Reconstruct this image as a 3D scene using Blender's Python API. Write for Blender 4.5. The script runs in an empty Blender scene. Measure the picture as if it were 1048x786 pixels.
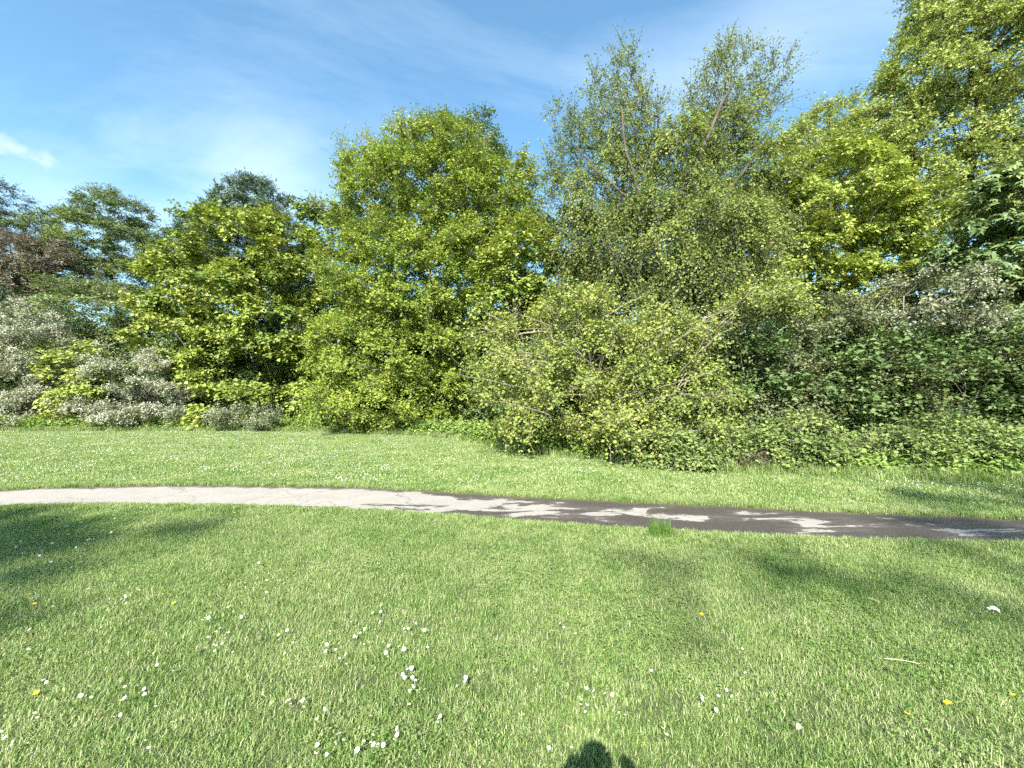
import bpy, math, random
import numpy as np
from mathutils import Vector

PI = math.pi
R = math.radians
C = bpy.context.scene.collection
sc = bpy.context.scene

# ------------------------------------------------------------------ camera
F, CX, HZ, H = 430.0, 524.0, 408.0, 1.65      # focal length and horizon of the photo (1048 px wide), eye height
def gnd(px, py):
    Y = F * H / (py - HZ)
    return ((px - CX) / F * Y, Y)
def at(px, py, Y):
    return np.array([(px - CX) / F * Y, Y, H - (py - HZ) / F * Y])

cam = bpy.data.cameras.new("camera")
cam.sensor_width = 36.0
cam.lens = 36.0 * F / 1048.0
cam.shift_y = (HZ - 393.0) / 1048.0
cam.clip_start = 0.05
cam.clip_end = 3000
camo = bpy.data.objects.new("camera", cam)
camo.location = (0, 0, H)
camo.rotation_euler = (PI / 2, 0, 0)
C.objects.link(camo)
sc.camera = camo

# ------------------------------------------------------------------ helpers
def tag(o, label=None, cat=None, group=None, kind=None):
    if label: o["label"] = label
    if cat: o["category"] = cat
    if group: o["group"] = group
    if kind: o["kind"] = kind
    return o

def empty(name, loc):
    o = bpy.data.objects.new(name, None)
    o.empty_display_size = 0.2
    o.location = loc
    C.objects.link(o)
    return o

def link(name, me, mats, parent=None, loc=None):
    for m in (mats if isinstance(mats, (list, tuple)) else [mats]):
        me.materials.append(m)
    o = bpy.data.objects.new(name, me)
    C.objects.link(o)
    if parent is not None: o.parent = parent
    if loc is not None: o.location = loc
    return o

def mesh_np(name, V, polys, attrs=None, smooth=False, mat_idx=None):
    """polys: list of (n,k) index arrays, attrs: dict of per-face float arrays (same order as the polys)"""
    me = bpy.data.meshes.new(name)
    V = np.asarray(V, dtype=np.float32)
    me.vertices.add(len(V))
    me.vertices.foreach_set("co", V.ravel())
    polys = [np.asarray(p, dtype=np.int32) for p in polys if len(p)]
    nl = sum(p.size for p in polys)
    nf = sum(len(p) for p in polys)
    me.loops.add(nl)
    me.loops.foreach_set("vertex_index", np.concatenate([p.ravel() for p in polys]))
    tot = np.concatenate([np.full(len(p), p.shape[1], dtype=np.int32) for p in polys])
    start = np.concatenate([[0], np.cumsum(tot)[:-1]]).astype(np.int32)
    me.polygons.add(nf)
    me.polygons.foreach_set("loop_start", start)
    me.polygons.foreach_set("loop_total", tot)
    me.polygons.foreach_set("use_smooth", np.full(nf, smooth, dtype=bool))
    if mat_idx is not None:
        me.polygons.foreach_set("material_index", np.asarray(mat_idx, dtype=np.int32))
    for k, a in (attrs or {}).items():
        at_ = me.attributes.new(k, 'FLOAT', 'FACE')
        at_.data.foreach_set("value", np.asarray(a, dtype=np.float32))
    me.update(calc_edges=True)
    return me

def norm(v):
    return v / np.maximum(np.linalg.norm(v, axis=-1, keepdims=True), 1e-9)

# ------------------------------------------------------------------ materials
def new_mat(name):
    m = bpy.data.materials.new(name)
    m.use_nodes = True
    nt = m.node_tree
    nt.nodes.clear()
    out = nt.nodes.new("ShaderNodeOutputMaterial")
    return m, nt, out

def N(nt, t, **kw):
    n = nt.nodes.new(t)
    for k, v in kw.items():
        if k in n.inputs.keys() if isinstance(k, str) else False:
            n.inputs[k].default_value = v
        else:
            setattr(n, k, v)
    return n

def ramp(nt, fac, stops, interp='LINEAR'):
    n = nt.nodes.new("ShaderNodeValToRGB")
    n.color_ramp.interpolation = interp
    e = n.color_ramp.elements
    while len(e) < len(stops): e.new(0.5)
    for el, (p, c) in zip(e, stops):
        el.position = p
        el.color = (c[0], c[1], c[2], 1) if len(c) == 3 else c
    nt.links.new(fac, n.inputs[0])
    return n.outputs[0]

def noise(nt, vec, scale, detail=3, rough=0.55, dist=0.0):
    n = nt.nodes.new("ShaderNodeTexNoise")
    n.inputs["Scale"].default_value = scale
    n.inputs["Detail"].default_value = detail
    n.inputs["Roughness"].default_value = rough
    n.inputs["Distortion"].default_value = dist
    if vec is not None: nt.links.new(vec, n.inputs["Vector"])
    return n.outputs["Fac"]

def mix(nt, fac, a, b, mode='MIX'):
    n = nt.nodes.new("ShaderNodeMix")
    n.data_type = 'RGBA'; n.blend_type = mode
    for s, v in ((n.inputs[0], fac), (n.inputs[6], a), (n.inputs[7], b)):
        if hasattr(v, "is_output"): nt.links.new(v, s)
        elif isinstance(v, (int, float)): s.default_value = v
        else: s.default_value = (*v[:3], 1)
    return n.outputs[2]

def math_(nt, op, a, b=0.0, c=0.0, clamp=False):
    n = nt.nodes.new("ShaderNodeMath"); n.operation = op; n.use_clamp = clamp
    for s, v in zip(n.inputs, (a, b, c)):
        if hasattr(v, "is_output"): nt.links.new(v, s)
        else: s.default_value = v
    return n.outputs[0]

LEAFGAIN = (1.92, 1.76, 2.2)
def leaf_mat(name, cols, trans=0.29, rough=0.55, spec=0.22, warm=(1.15, 1.05, 0.55), gain=True):
    m, nt, out = new_mat(name)
    a = nt.nodes.new("ShaderNodeAttribute"); a.attribute_name = "tint"
    cols = [tuple(min(0.9, v * g) for v, g in zip(c, LEAFGAIN)) for c in cols] if gain else cols
    n = len(cols)
    col = ramp(nt, a.outputs["Fac"], [(i / max(n - 1, 1), c) for i, c in enumerate(cols)])
    p = nt.nodes.new("ShaderNodeBsdfPrincipled")
    nt.links.new(col, p.inputs["Base Color"])
    p.inputs["Roughness"].default_value = rough
    p.inputs["Specular IOR Level"].default_value = spec
    t = nt.nodes.new("ShaderNodeBsdfTranslucent")
    nt.links.new(mix(nt, 1.0, col, warm, 'MULTIPLY'), t.inputs["Color"])
    mx = nt.nodes.new("ShaderNodeMixShader"); mx.inputs[0].default_value = trans
    nt.links.new(p.outputs[0], mx.inputs[1]); nt.links.new(t.outputs[0], mx.inputs[2])
    nt.links.new(mx.outputs[0], out.inputs[0])
    return m

def bark_mat(name, c1, c2, scale=6.0):
    m, nt, out = new_mat(name)
    tc = nt.nodes.new("ShaderNodeTexCoord")
    mp = nt.nodes.new("ShaderNodeMapping"); mp.inputs["Scale"].default_value = (1, 1, 0.25)
    nt.links.new(tc.outputs["Object"], mp.inputs[0])
    f = noise(nt, mp.outputs[0], scale, 5, 0.65)
    col = ramp(nt, f, [(0.3, c1), (0.68, c2)])
    p = nt.nodes.new("ShaderNodeBsdfPrincipled"); p.inputs["Roughness"].default_value = 0.9
    nt.links.new(col, p.inputs["Base Color"])
    b = nt.nodes.new("ShaderNodeBump"); b.inputs["Strength"].default_value = 0.6; b.inputs["Distance"].default_value = 0.03
    nt.links.new(f, b.inputs["Height"]); nt.links.new(b.outputs[0], p.inputs["Normal"])
    nt.links.new(p.outputs[0], out.inputs[0])
    return m

def plain(name, col, rough=0.6):
    m, nt, out = new_mat(name)
    p = nt.nodes.new("ShaderNodeBsdfPrincipled")
    tc = nt.nodes.new("ShaderNodeTexCoord")
    f = noise(nt, tc.outputs["Object"], 40, 2)
    nt.links.new(ramp(nt, f, [(0.3, [c * 0.85 for c in col]), (0.7, col)]), p.inputs["Base Color"])
    p.inputs["Roughness"].default_value = rough
    nt.links.new(p.outputs[0], out.inputs[0])
    return m

BARK = {
    "grey": bark_mat("bark_grey", (0.10, 0.085, 0.065), (0.26, 0.23, 0.185)),
    "pale": bark_mat("bark_pale", (0.12, 0.10, 0.075), (0.30, 0.26, 0.20)),
    "dark": bark_mat("bark_dark", (0.035, 0.03, 0.025), (0.11, 0.09, 0.07)),
}
LEAF = {
    "sycamore": leaf_mat("leaf_sycamore", [(0.042, 0.085, 0.016), (0.12, 0.17, 0.027), (0.225, 0.255, 0.05)]),
    "hornbeam": leaf_mat("leaf_hornbeam", [(0.042, 0.088, 0.012), (0.112, 0.167, 0.02), (0.21, 0.25, 0.038)]),
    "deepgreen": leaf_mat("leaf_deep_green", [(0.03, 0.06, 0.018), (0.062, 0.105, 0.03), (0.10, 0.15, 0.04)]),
    "cedar": leaf_mat("leaf_feathery", [(0.035, 0.065, 0.02), (0.075, 0.115, 0.028), (0.14, 0.175, 0.04)], trans=0.2),
    "bluegreen": leaf_mat("leaf_blue_green", [(0.035, 0.065, 0.04), (0.065, 0.105, 0.06), (0.11, 0.15, 0.075)], trans=0.15),
    "bluegrey": leaf_mat("leaf_blue_grey", [(0.04, 0.055, 0.05), (0.07, 0.09, 0.075)], trans=0.15),
    "bronze": leaf_mat("leaf_bronze", [(0.045, 0.045, 0.03), (0.085, 0.085, 0.05), (0.13, 0.128, 0.075)], trans=0.25, warm=(1.1, 0.8, 0.6)),
    "layer": leaf_mat("leaf_layered", [(0.05, 0.085, 0.03), (0.10, 0.145, 0.05), (0.16, 0.20, 0.075)]),
    "hawthorn": leaf_mat("leaf_hawthorn", [(0.05, 0.075, 0.03), (0.09, 0.12, 0.05), (0.14, 0.17, 0.075)], trans=0.3),
    "darkhaw": leaf_mat("leaf_dark_hawthorn", [(0.018, 0.034, 0.010), (0.048, 0.066, 0.018), (0.11, 0.13, 0.036)], trans=0.28),
    "thicket": leaf_mat("leaf_thicket", [(0.028, 0.045, 0.015), (0.072, 0.095, 0.034), (0.15, 0.17, 0.068)], trans=0.28),
    "greyhaw": leaf_mat("leaf_grey_hawthorn", [(0.042, 0.06, 0.026), (0.088, 0.112, 0.05), (0.155, 0.18, 0.09)], trans=0.28),
    "birch": leaf_mat("leaf_birch", [(0.045, 0.08, 0.016), (0.10, 0.145, 0.028), (0.185, 0.225, 0.05)], trans=0.35),
    "bush": leaf_mat("leaf_bush", [(0.06, 0.10, 0.018), (0.13, 0.175, 0.032), (0.215, 0.25, 0.055)]),
    "gold": leaf_mat("leaf_golden", [(0.075, 0.12, 0.016), (0.145, 0.20, 0.034), (0.235, 0.28, 0.065)]),
    "lime": leaf_mat("leaf_lime", [(0.07, 0.117, 0.024), (0.15, 0.203, 0.046), (0.245, 0.292, 0.082)]),
    "chestnut": leaf_mat("leaf_chestnut", [(0.03, 0.065, 0.02), (0.085, 0.135, 0.04), (0.18, 0.225, 0.075)], spec=0.35, rough=0.5),
    "bramble": leaf_mat("leaf_bramble", [(0.036, 0.07, 0.016), (0.085, 0.13, 0.03), (0.175, 0.225, 0.06)]),
    "nettle": leaf_mat("leaf_nettle", [(0.05, 0.10, 0.02), (0.10, 0.165, 0.03), (0.16, 0.22, 0.05)]),
}
BLOSSOM = leaf_mat("hawthorn_blossom", [(0.34, 0.34, 0.25), (0.58, 0.56, 0.46)], trans=0.25, warm=(1, 1, 0.9), gain=False)

# ------------------------------------------------------------------ leaf and branch generators
def leaf_quads(P, A, Nn, L, W, rng, fold=0.12):
    B = norm(np.cross(Nn, A))
    Nn = np.cross(A, B)
    L = L[:, None]; W = W[:, None]
    tip = P + A * L - Nn * (L * 0.12)
    mid = P + A * (L * 0.45) + Nn * (W * fold)
    V = np.stack([P, mid + B * W * 0.5, tip, mid - B * W * 0.5], axis=1).reshape(-1, 3)
    Fq = np.arange(len(V), dtype=np.int32).reshape(-1, 4)
    return V, Fq

STYLE = {
    # nt twigs per clump, nl leaves per twig, len of twig, out/up/rnd direction weights, flat (z squash), droop, jit, leaf L, W, normal weights up/out/rnd
    "dome":   dict(nt=15, nl=10, len=0.62, out=0.75, up=0.30, rnd=0.85, flat=0.42, droop=0.20, jit=0.07, L=0.17, W=0.15, nu=1.0, no=0.7, nr=0.35, space=0.76),
    "spray":  dict(nt=15, nl=14, len=0.75, out=0.75, up=0.45, rnd=0.8, flat=0.7, droop=0.18, jit=0.05, L=0.12, W=0.078, nu=0.8, no=0.6, nr=0.65, space=0.60),
    "twiggy": dict(nt=13, nl=12, len=0.62, out=0.6, up=0.3, rnd=1.0, flat=0.7, droop=0.15, jit=0.06, L=0.085, W=0.062, nu=0.7, no=0.6, nr=0.8, space=0.43),
    "haw":    dict(nt=20, nl=12, len=0.60, out=0.7, up=0.25, rnd=0.9, flat=0.45, droop=0.25, jit=0.06, L=0.085, W=0.065, nu=0.9, no=0.6, nr=0.6, space=0.60),
    "hang":   dict(nt=14, nl=17, len=1.05, out=0.7, up=0.1, rnd=0.8, flat=0.8, droop=0.8, jit=0.045, L=0.09, W=0.062, nu=0.4, no=0.8, nr=0.8, space=0.55),
    "strand": dict(nt=6, nl=20, len=1.5, out=0.5, up=-0.1, rnd=0.5, flat=0.8, droop=1.1, jit=0.035, L=0.085, W=0.055, nu=0.4, no=0.9, nr=0.7, space=0.5),
    "layer":  dict(nt=13, nl=13, len=1.15, out=0.9, up=0.0, rnd=0.9, flat=0.20, droop=0.05, jit=0.05, L=0.16, W=0.11, nu=1.2, no=0.5, nr=0.4, space=0.78),
    "needle": dict(nt=16, nl=18, len=0.8, out=1.0, up=0.2, rnd=0.8, flat=0.35, droop=0.12, jit=0.05, L=0.18, W=0.05, nu=0.7, no=0.5, nr=0.8, space=0.70),
    "pine":   dict(nt=12, nl=18, len=0.45, out=0.7, up=0.6, rnd=0.7, flat=0.6, droop=0.0, jit=0.05, L=0.17, W=0.05, nu=0.5, no=0.7, nr=0.8, space=0.52),
    "wisp":   dict(nt=8, nl=13, len=0.9, out=0.3, up=0.9, rnd=0.6, flat=1.0, droop=0.25, jit=0.06, L=0.085, W=0.05, nu=0.6, no=0.6, nr=0.9, space=0.36),
    "palm":   dict(nt=9, nl=5, len=0.55, out=0.9, up=0.2, rnd=0.7, flat=0.45, droop=0.3, jit=0.06, L=0.19, W=0.085, nu=1.2, no=0.6, nr=0.35, space=0.55, palm=5),
    "mound":  dict(nt=13, nl=9, len=0.34, out=0.6, up=0.5, rnd=0.9, flat=0.7, droop=0.3, jit=0.04, L=0.08, W=0.065, nu=0.9, no=0.6, nr=0.6, space=0.20),
}

def make_leaves(c, out, st, rng, dens=1.0, size=1.0, clump_t=None):
    """leaves of all clumps at once -> V, F, tint, twig polylines (n,3,3)"""
    nc = len(c)
    nt = max(2, int(round(st["nt"] * dens))); nl = st["nl"]
    d = (out[:, None, :] * st["out"] + np.array([0, 0, st["up"]]) + rng.normal(size=(nc, nt, 3)) * st["rnd"])
    d[..., 2] *= st["flat"]
    d = norm(d)
    L = st["len"] * size * rng.uniform(0.55, 1.25, (nc, nt, 1))
    s = c[:, None, :] + rng.normal(size=(nc, nt, 3)) * 0.06 * size
    def path(t):
        return s[:, :, None, :] + d[:, :, None, :] * (L[:, :, None, :] * t) + np.array([0, 0, -1.0]) * (st["droop"] * L[:, :, None, :] * t ** 2)
    t = (np.linspace(0.18, 1.0, nl)[None, None, :, None] + rng.uniform(-0.06, 0.06, (nc, nt, nl, 1)))
    P = path(t) + rng.normal(size=(nc, nt, nl, 3)) * st["jit"] * size
    tan = norm(d[:, :, None, :] + np.array([0, 0, -2.0]) * st["droop"] * t)
    sgn = np.where(np.arange(nl) % 2 == 0, 1.0, -1.0)[None, None, :, None]
    side = norm(np.cross(tan, np.array([0, 0, 1.0])) + 1e-4)
    Ax = norm(tan * 0.55 + side * sgn * 0.75 + rng.normal(size=P.shape) * 0.35)
    Nn = norm(np.array([0, 0, 1.0]) * st["nu"] + out[:, None, None, :] * st["no"] + rng.normal(size=P.shape) * st["nr"])
    ct = rng.uniform(0, 1, nc) if clump_t is None else clump_t
    tint = np.clip(0.5 * ct[:, None, None] + 0.25 * rng.uniform(0, 1, (nc, nt, 1)) + 0.35 * rng.uniform(0, 1, (nc, nt, nl)) - 0.05, 0, 1)
    P = P.reshape(-1, 3); Ax = Ax.reshape(-1, 3); Nn = Nn.reshape(-1, 3); tint = tint.reshape(-1)
    keep = P[:, 2] > 0.03
    P, Ax, Nn, tint = P[keep], Ax[keep], Nn[keep], tint[keep]
    if st.get("palm"):
        k = st["palm"]; B = norm(np.cross(Nn, Ax)); Nn = np.cross(Ax, B)
        Ps, As, Ns, ts = [], [], [], []
        for i in range(k):
            a = (i - (k - 1) / 2) * R(52)
            As.append(norm(Ax * math.cos(a) + B * math.sin(a) - Nn * 0.25)); Ps.append(P); Ns.append(Nn); ts.append(tint)
        P, Ax, Nn, tint = map(np.concatenate, (Ps, As, Ns, ts))
    sz = size * rng.uniform(0.5, 1.35, len(P))
    V, Fq = leaf_quads(P, Ax, Nn, st["L"] * sz, st["W"] * sz, rng)
    tt = np.array([0.0, 0.5, 0.95])[None, None, :, None]
    tw = path(np.broadcast_to(tt, (nc, nt, 3, 1))).reshape(-1, 3, 3)
    return V, Fq, tint, tw

def tubes(chains, sides=5):
    """chains: list of (points (n,3), radii (n,)) -> V, list of quads"""
    Vs, Fs, off = [], [], 0
    for pts, rad in chains:
        pts = np.asarray(pts, float); n = len(pts)
        if n < 2: continue
        k = sides if max(rad) > 0.04 else 4
        if max(rad) > 0.12: k = 9
        tg = np.gradient(pts, axis=0); tg = norm(tg)
        ref = np.array([0.0, 1.0, 0.0]) if abs(tg[0][1]) < 0.8 else np.array([1.0, 0, 0])
        u = norm(np.cross(tg, ref)); v = np.cross(tg, u)
        a = np.arange(k) * 2 * PI / k
        ring = pts[:, None, :] + np.asarray(rad)[:, None, None] * (np.cos(a)[None, :, None] * u[:, None, :] + np.sin(a)[None, :, None] * v[:, None, :])
        Vs.append(ring.reshape(-1, 3))
        i = np.arange(n - 1)[:, None] * k; j = np.arange(k)[None, :]; j2 = (j + 1) % k
        Fs.append(np.stack([off + i + j, off + i + j2, off + i + k + j2, off + i + k + j], axis=-1).reshape(-1, 4))
        off += n * k
    return np.concatenate(Vs), np.concatenate(Fs)

def twig_mesh(tw, r=0.006):
    n = len(tw)
    a = np.arange(3) * 2 * PI / 3
    offs = np.stack([np.cos(a), np.sin(a), 0 * a], -1)
    rr = np.array([r, r * 0.8, r * 0.4])[None, :, None, None]
    V = (tw[:, :, None, :] + offs[None, None] * rr).reshape(-1, 3)
    b = np.arange(n)[:, None, None] * 9
    i = np.array([0, 3])[None, :, None]; j = np.arange(3)[None, None, :]; j2 = (j + 1) % 3
    Fq = np.stack(np.broadcast_arrays(b + i + j, b + i + j2, b + i + 3 + j2, b + i + 3 + j), -1).reshape(-1, 4)
    return V, Fq

def lump(P, ph, k=1.0):
    x, y, z = P[:, 0] * k, P[:, 1] * k, P[:, 2] * k
    a = np.sin(2.1 * x + 1.1 * z + ph[0]) + np.sin(1.3 * y - 2.3 * z + ph[1]) + np.sin(2.7 * z + 1.7 * y + ph[2]) + np.sin(3.1 * x - 1.9 * z + ph[3]) + 0.7 * np.sin(4.3 * x + 4.1 * z + ph[4]) + 0.7 * np.sin(5.0 * z - 3.7 * x + ph[5])
    return a / 2.6

def sample_clumps(lobes, space, rng, back=0.5, inner=0.5, zmin=0.25, gap=0.62):
    """lobes: (cx,cy,cz,rx,ry,rz[,w]); points in the outer part of the union, thinned to a minimum distance"""
    lobes = np.array(lobes)
    ph = rng.uniform(0, 6.28, 12)
    out_p, out_d = [], []
    for li, (cx, cy, cz, rx, ry, rz) in enumerate(lobes):
        area = 4 * PI * (((rx * ry) ** 1.6 + (rx * rz) ** 1.6 + (ry * rz) ** 1.6) / 3) ** (1 / 1.6)
        n = int(area / (space ** 2) * 3.0) + 8
        d = norm(rng.normal(size=(n, 3)))
        rf = rng.uniform(inner, 1.0, n) ** 0.6
        q = np.array([cx, cy, cz]) + d * np.array([rx, ry, rz])
        rf *= 1 + 0.08 * rng.normal(size=n) + 0.16 * lump(q, ph)
        p = np.array([cx, cy, cz]) + d * np.array([rx, ry, rz]) * rf[:, None]
        out_p.append(p); out_d.append(norm(d / np.array([rx, ry, rz])))
    P = np.concatenate(out_p); D = np.concatenate(out_d)
    inside = np.zeros(len(P), bool)
    for (cx, cy, cz, rx, ry, rz) in lobes:
        q = np.linalg.norm((P - np.array([cx, cy, cz])) / np.array([rx, ry, rz]), axis=1)
        inside |= q < inner * 0.92
    ymid = (lobes[:, 1]).mean()
    backside = (P[:, 1] > ymid + 0.2) & (rng.uniform(size=len(P)) > back)
    hole = lump(P, ph[6:], 1.0 if space > 0.3 else 2.2) < -gap
    ok = ~inside & ~backside & (P[:, 2] > zmin) & ~hole
    P, D = P[ok], D[ok]
    order = rng.permutation(len(P)); P, D = P[order], D[order]
    kept = np.zeros((0, 3)); idx = []
    buf = []
    for i in range(len(P)):                                  # dart throwing
        if len(kept) and ((kept - P[i]) ** 2).sum(1).min() < space ** 2: continue
        kept = np.vstack([kept, P[i]]); idx.append(i)
    return P[idx], D[idx]

def skeleton(trunk, cl, rng, alpha=0.35, tip=0.008, expo=2.3, rmax=None, up=1.2):
    """balanced spanning tree from the trunk polyline to every clump -> chains"""
    pts = [np.array(p, float) for p in trunk]
    par = [-1] + list(range(len(trunk) - 1))
    plen = [0.0]
    for i in range(1, len(trunk)): plen.append(plen[-1] + np.linalg.norm(pts[i] - pts[i - 1]) * 0.55)
    axis = np.array(trunk, float)
    dist = np.min(np.linalg.norm(cl[:, None, :] - axis[None], axis=2), axis=1)
    A = np.zeros((len(trunk) + len(cl), 3)); PL = np.full(len(A), 1e9)
    A[:len(trunk)] = axis; PL[:len(trunk)] = plen
    n = len(trunk)
    for i in np.argsort(dist):
        c = cl[i]
        dd = np.linalg.norm(A[:n] - c, axis=1)
        cost = dd + alpha * PL[:n] + up * np.maximum(0, A[:n, 2] - c[2])
        cost[0] += 5
        j = int(np.argmin(cost))
        A[n] = c; PL[n] = PL[j] + dd[j]; par.append(j); n += 1
    kids = [[] for _ in range(n)]
    for i, p in enumerate(par):
        if p >= 0: kids[p].append(i)
    rad = np.zeros(n)
    for i in range(n - 1, -1, -1):
        rad[i] = (tip ** expo + sum(rad[k] ** expo for k in kids[i])) ** (1 / expo)
    if rmax: rad *= min(1.0, rmax / rad[0]) if rad[0] > rmax else 1.0
    nT = len(trunk)
    chains = []
    stack = [(-1, 0)]
    while stack:
        p, i = stack.pop()
        ch = [p, i] if p >= 0 else [i]
        while kids[ch[-1]]:
            ks = sorted(kids[ch[-1]], key=lambda k: (-(k < nT), -rad[k]))
            for k in ks[1:]: stack.append((ch[-1], k))
            ch.append(ks[0])
        P, Rr = [], []
        for a_, b_ in zip(ch[:-1], ch[1:]):
            d = np.linalg.norm(A[b_] - A[a_]); m = max(1, int(d / 0.45))
            ra = rad[b_] if (len(P) == 0 and p >= 0) else rad[a_]
            w = rng.normal(size=3) * 0.05 * d; w[2] += (0.07 * d if b_ >= nT else 0)
            for k in range(m):
                t = k / m
                P.append(A[a_] * (1 - t) + A[b_] * t + w * math.sin(PI * t)); Rr.append(ra * (1 - t) + rad[b_] * t)
        P.append(A[ch[-1]]); Rr.append(rad[ch[-1]] * 0.6)
        chains.append((P, Rr, p < 0))
    return chains

TREES = []
def tree(name, label, cat, base, lobes_px, depth, style, leaf, bark="grey", seed=1, top=None, group=None, dens=1.0, size=1.0,
         rmax=0.3, back=0.45, inner=0.5, gap=0.62, macro=2.3, pull=0.33, ry_scale=0.9, blossom=0.0, extra=(), space=None, lean=0.0, stems=1, world_lobes=None, alpha=0.35, zmin=0.25, tip=0.008, up=1.2, bl_size=1.0):
    rng = np.random.default_rng(seed)
    st = STYLE[style]
    sp = (space or st["space"])
    lobes = []
    for l in lobes_px:
        px, py, rx, rz = l[:4]; dy = l[4] if len(l) > 4 else 0.0
        Y = depth + dy
        c = at(px, py, Y); s = Y / F
        ry = l[5] if len(l) > 5 else min(max(rx, rz) * s * ry_scale, 4.5)
        sh = 0.5 * st["len"] * size
        lobes.append((c[0], c[1], c[2], max(rx * s - sh, 0.35 * rx * s), max(ry - sh * 0.7, 0.3), max(rz * s - sh * 0.8, 0.35 * rz * s)))
    if world_lobes: lobes = world_lobes
    bx, by = base
    cl, out = sample_clumps(lobes, sp * size, rng, back, inner, zmin, gap)
    ms = macro * sp * size                                    # boughs: the clumps gather round wider-spaced centres
    mc = np.zeros((0, 3))
    for c in cl:
        if not len(mc) or (((mc - c) * np.array([1, 1, 1.35])) ** 2).sum(1).min() > ms ** 2: mc = np.vstack([mc, c])
    near_m = np.argmin(((cl[:, None, :] - mc[None]) ** 2).sum(2), axis=1)
    cl = cl + (mc[near_m] - cl) * np.array([pull, pull, pull * 1.25])
    out = norm(out + 0.5 * norm(cl - mc[near_m] + 1e-6) + np.array([0, 0, 0.15]))
    m_t = rng.uniform(0, 1, len(mc))[near_m]
    la = np.array(lobes)
    ztop = (la[:, 2] + la[:, 5]).max() if top is None else top
    itop = int(np.argmax(la[:, 2] + la[:, 5]))
    tx, ty = la[itop, 0], la[itop, 1]
    root = empty(name, (bx, by, 0))
    tag(root, label, cat, group)
    o = np.array([bx, by, 0.0])
    chains = []
    for s_ in range(stems):
        zt = ztop * (0.86 if s_ == 0 else rng.uniform(0.55, 0.8))
        q = np.array([tx + (rng.normal() * 0.8 if s_ else 0), ty, zt])
        k = max(4, int(zt / 0.9))
        tr = []
        b0 = np.array([bx + (rng.normal() * 0.25 if s_ else 0), by + (rng.normal() * 0.2 if s_ else 0), -0.1])
        ph = rng.uniform(0, 6.28)
        for i in range(k + 1):
            t = i / k
            tr.append(b0 * (1 - t) + q * t + np.array([math.sin(t * 5 + ph), math.cos(t * 4 + ph), 0]) * 0.03 * zt * math.sin(PI * t) * (1 + 2 * (stems > 1)))
        if stems == 1: sub = cl
        else:
            sub = cl[np.arange(len(cl)) % stems == s_]
        chains += skeleton(tr, sub, rng, rmax=rmax, alpha=alpha, tip=tip, up=up)
    tch = [(np.array(p) - o, r) for p, r, main in chains if main]
    bch = [(np.array(p) - o, r) for p, r, main in chains if not main]
    V, Fq = tubes(tch, 8)
    trunk = link("trunk", mesh_np("trunk", V, [Fq], smooth=True), BARK[bark], root)
    ct = 0.55 * m_t + 0.45 * rng.uniform(0, 1, len(cl))
    V, Fq, tint, tw = make_leaves(cl, out, st, rng, dens, size, ct)
    nleaf = len(Fq)
    bV, bF = tubes(bch, 5) if bch else (np.zeros((0, 3)), np.zeros((0, 4), int))
    tV, tF = twig_mesh(tw - o, 0.008 * max(1.0, size))
    link("branches", mesh_np("branches", np.vstack([bV, tV]), [np.vstack([bF, tF + len(bV)])], smooth=True), BARK[bark], root)
    Vs, Fs, Ts = [V], [Fq], [tint]
    off = len(V)
    for ex in extra:                                          # further foliage of another habit on the same tree
        el = []
        for l in ex["lobes"]:
            px, py, rx, rz = l[:4]; Y = depth + (l[4] if len(l) > 4 else 0); c = at(px, py, Y); s = Y / F
            el.append((c[0], c[1], c[2], rx * s, min(rx, rz) * s, rz * s))
        es = STYLE[ex["style"]]
        c2, o2 = sample_clumps(el, ex.get("space", es["space"]), rng, 1.0, 0.0)
        V2, F2, t2, tw2 = make_leaves(c2, o2, es, rng, ex.get("dens", 1.0), ex.get("size", size))
        Vs.append(V2); Fs.append(F2 + off); Ts.append(t2); off += len(V2)
        ch2 = skeleton(tr[len(tr) // 2:], c2, rng, rmax=0.09, tip=0.012)
        tv2, tf2 = twig_mesh(tw2 - o, 0.009)
        v2, f2 = tubes([(np.array(p) - o, r) for p, r, main in ch2 if not main], 5)
        link("branches", mesh_np("branches", np.vstack([v2, tv2]), [np.vstack([f2, tf2 + len(v2)])], smooth=True), BARK[bark], root)
    V, Fq, tint = np.vstack(Vs), np.vstack(Fs), np.concatenate(Ts)
    crown = link("crown", mesh_np("crown", V - o, [Fq], {"tint": tint}), LEAF[leaf], root)
    if blossom > 0:
        wgt = np.clip(lump(tw[:, 1], rng.uniform(0, 6.28, 12), 1.6) + 0.55, 0.02, 1) ** 2      # whole sprays in flower, green between
        nb = int(len(tw) * blossom * 1.5)
        pk = rng.choice(len(tw), nb, replace=True, p=wgt / wgt.sum())
        P = tw[pk, 1] + (tw[pk, 2] - tw[pk, 1]) * rng.uniform(-0.4, 1, (nb, 1)) + np.array([0, -0.03, 0.05])
        m = 7
        P = (P[:, None, :] + rng.normal(size=(nb, m, 3)) * 0.05 * bl_size).reshape(-1, 3)
        Ax = norm(rng.normal(size=P.shape)); Nn = norm(np.array([0, -0.5, 0.8]) + rng.normal(size=P.shape) * 0.6)
        s = rng.uniform(0.03, 0.055, len(P)) * bl_size
        bv, bf = leaf_quads(P, Ax, Nn, s, s, rng)
        link("blossom", mesh_np("blossom", bv - o, [bf], {"tint": rng.uniform(0, 1, len(bf))}), BLOSSOM, crown)
    TREES.append((name, nleaf))
    return root

def G(px, py): return gnd(px, py)
def B(px, Y): return ((px - CX) / F * Y, Y)

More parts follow.
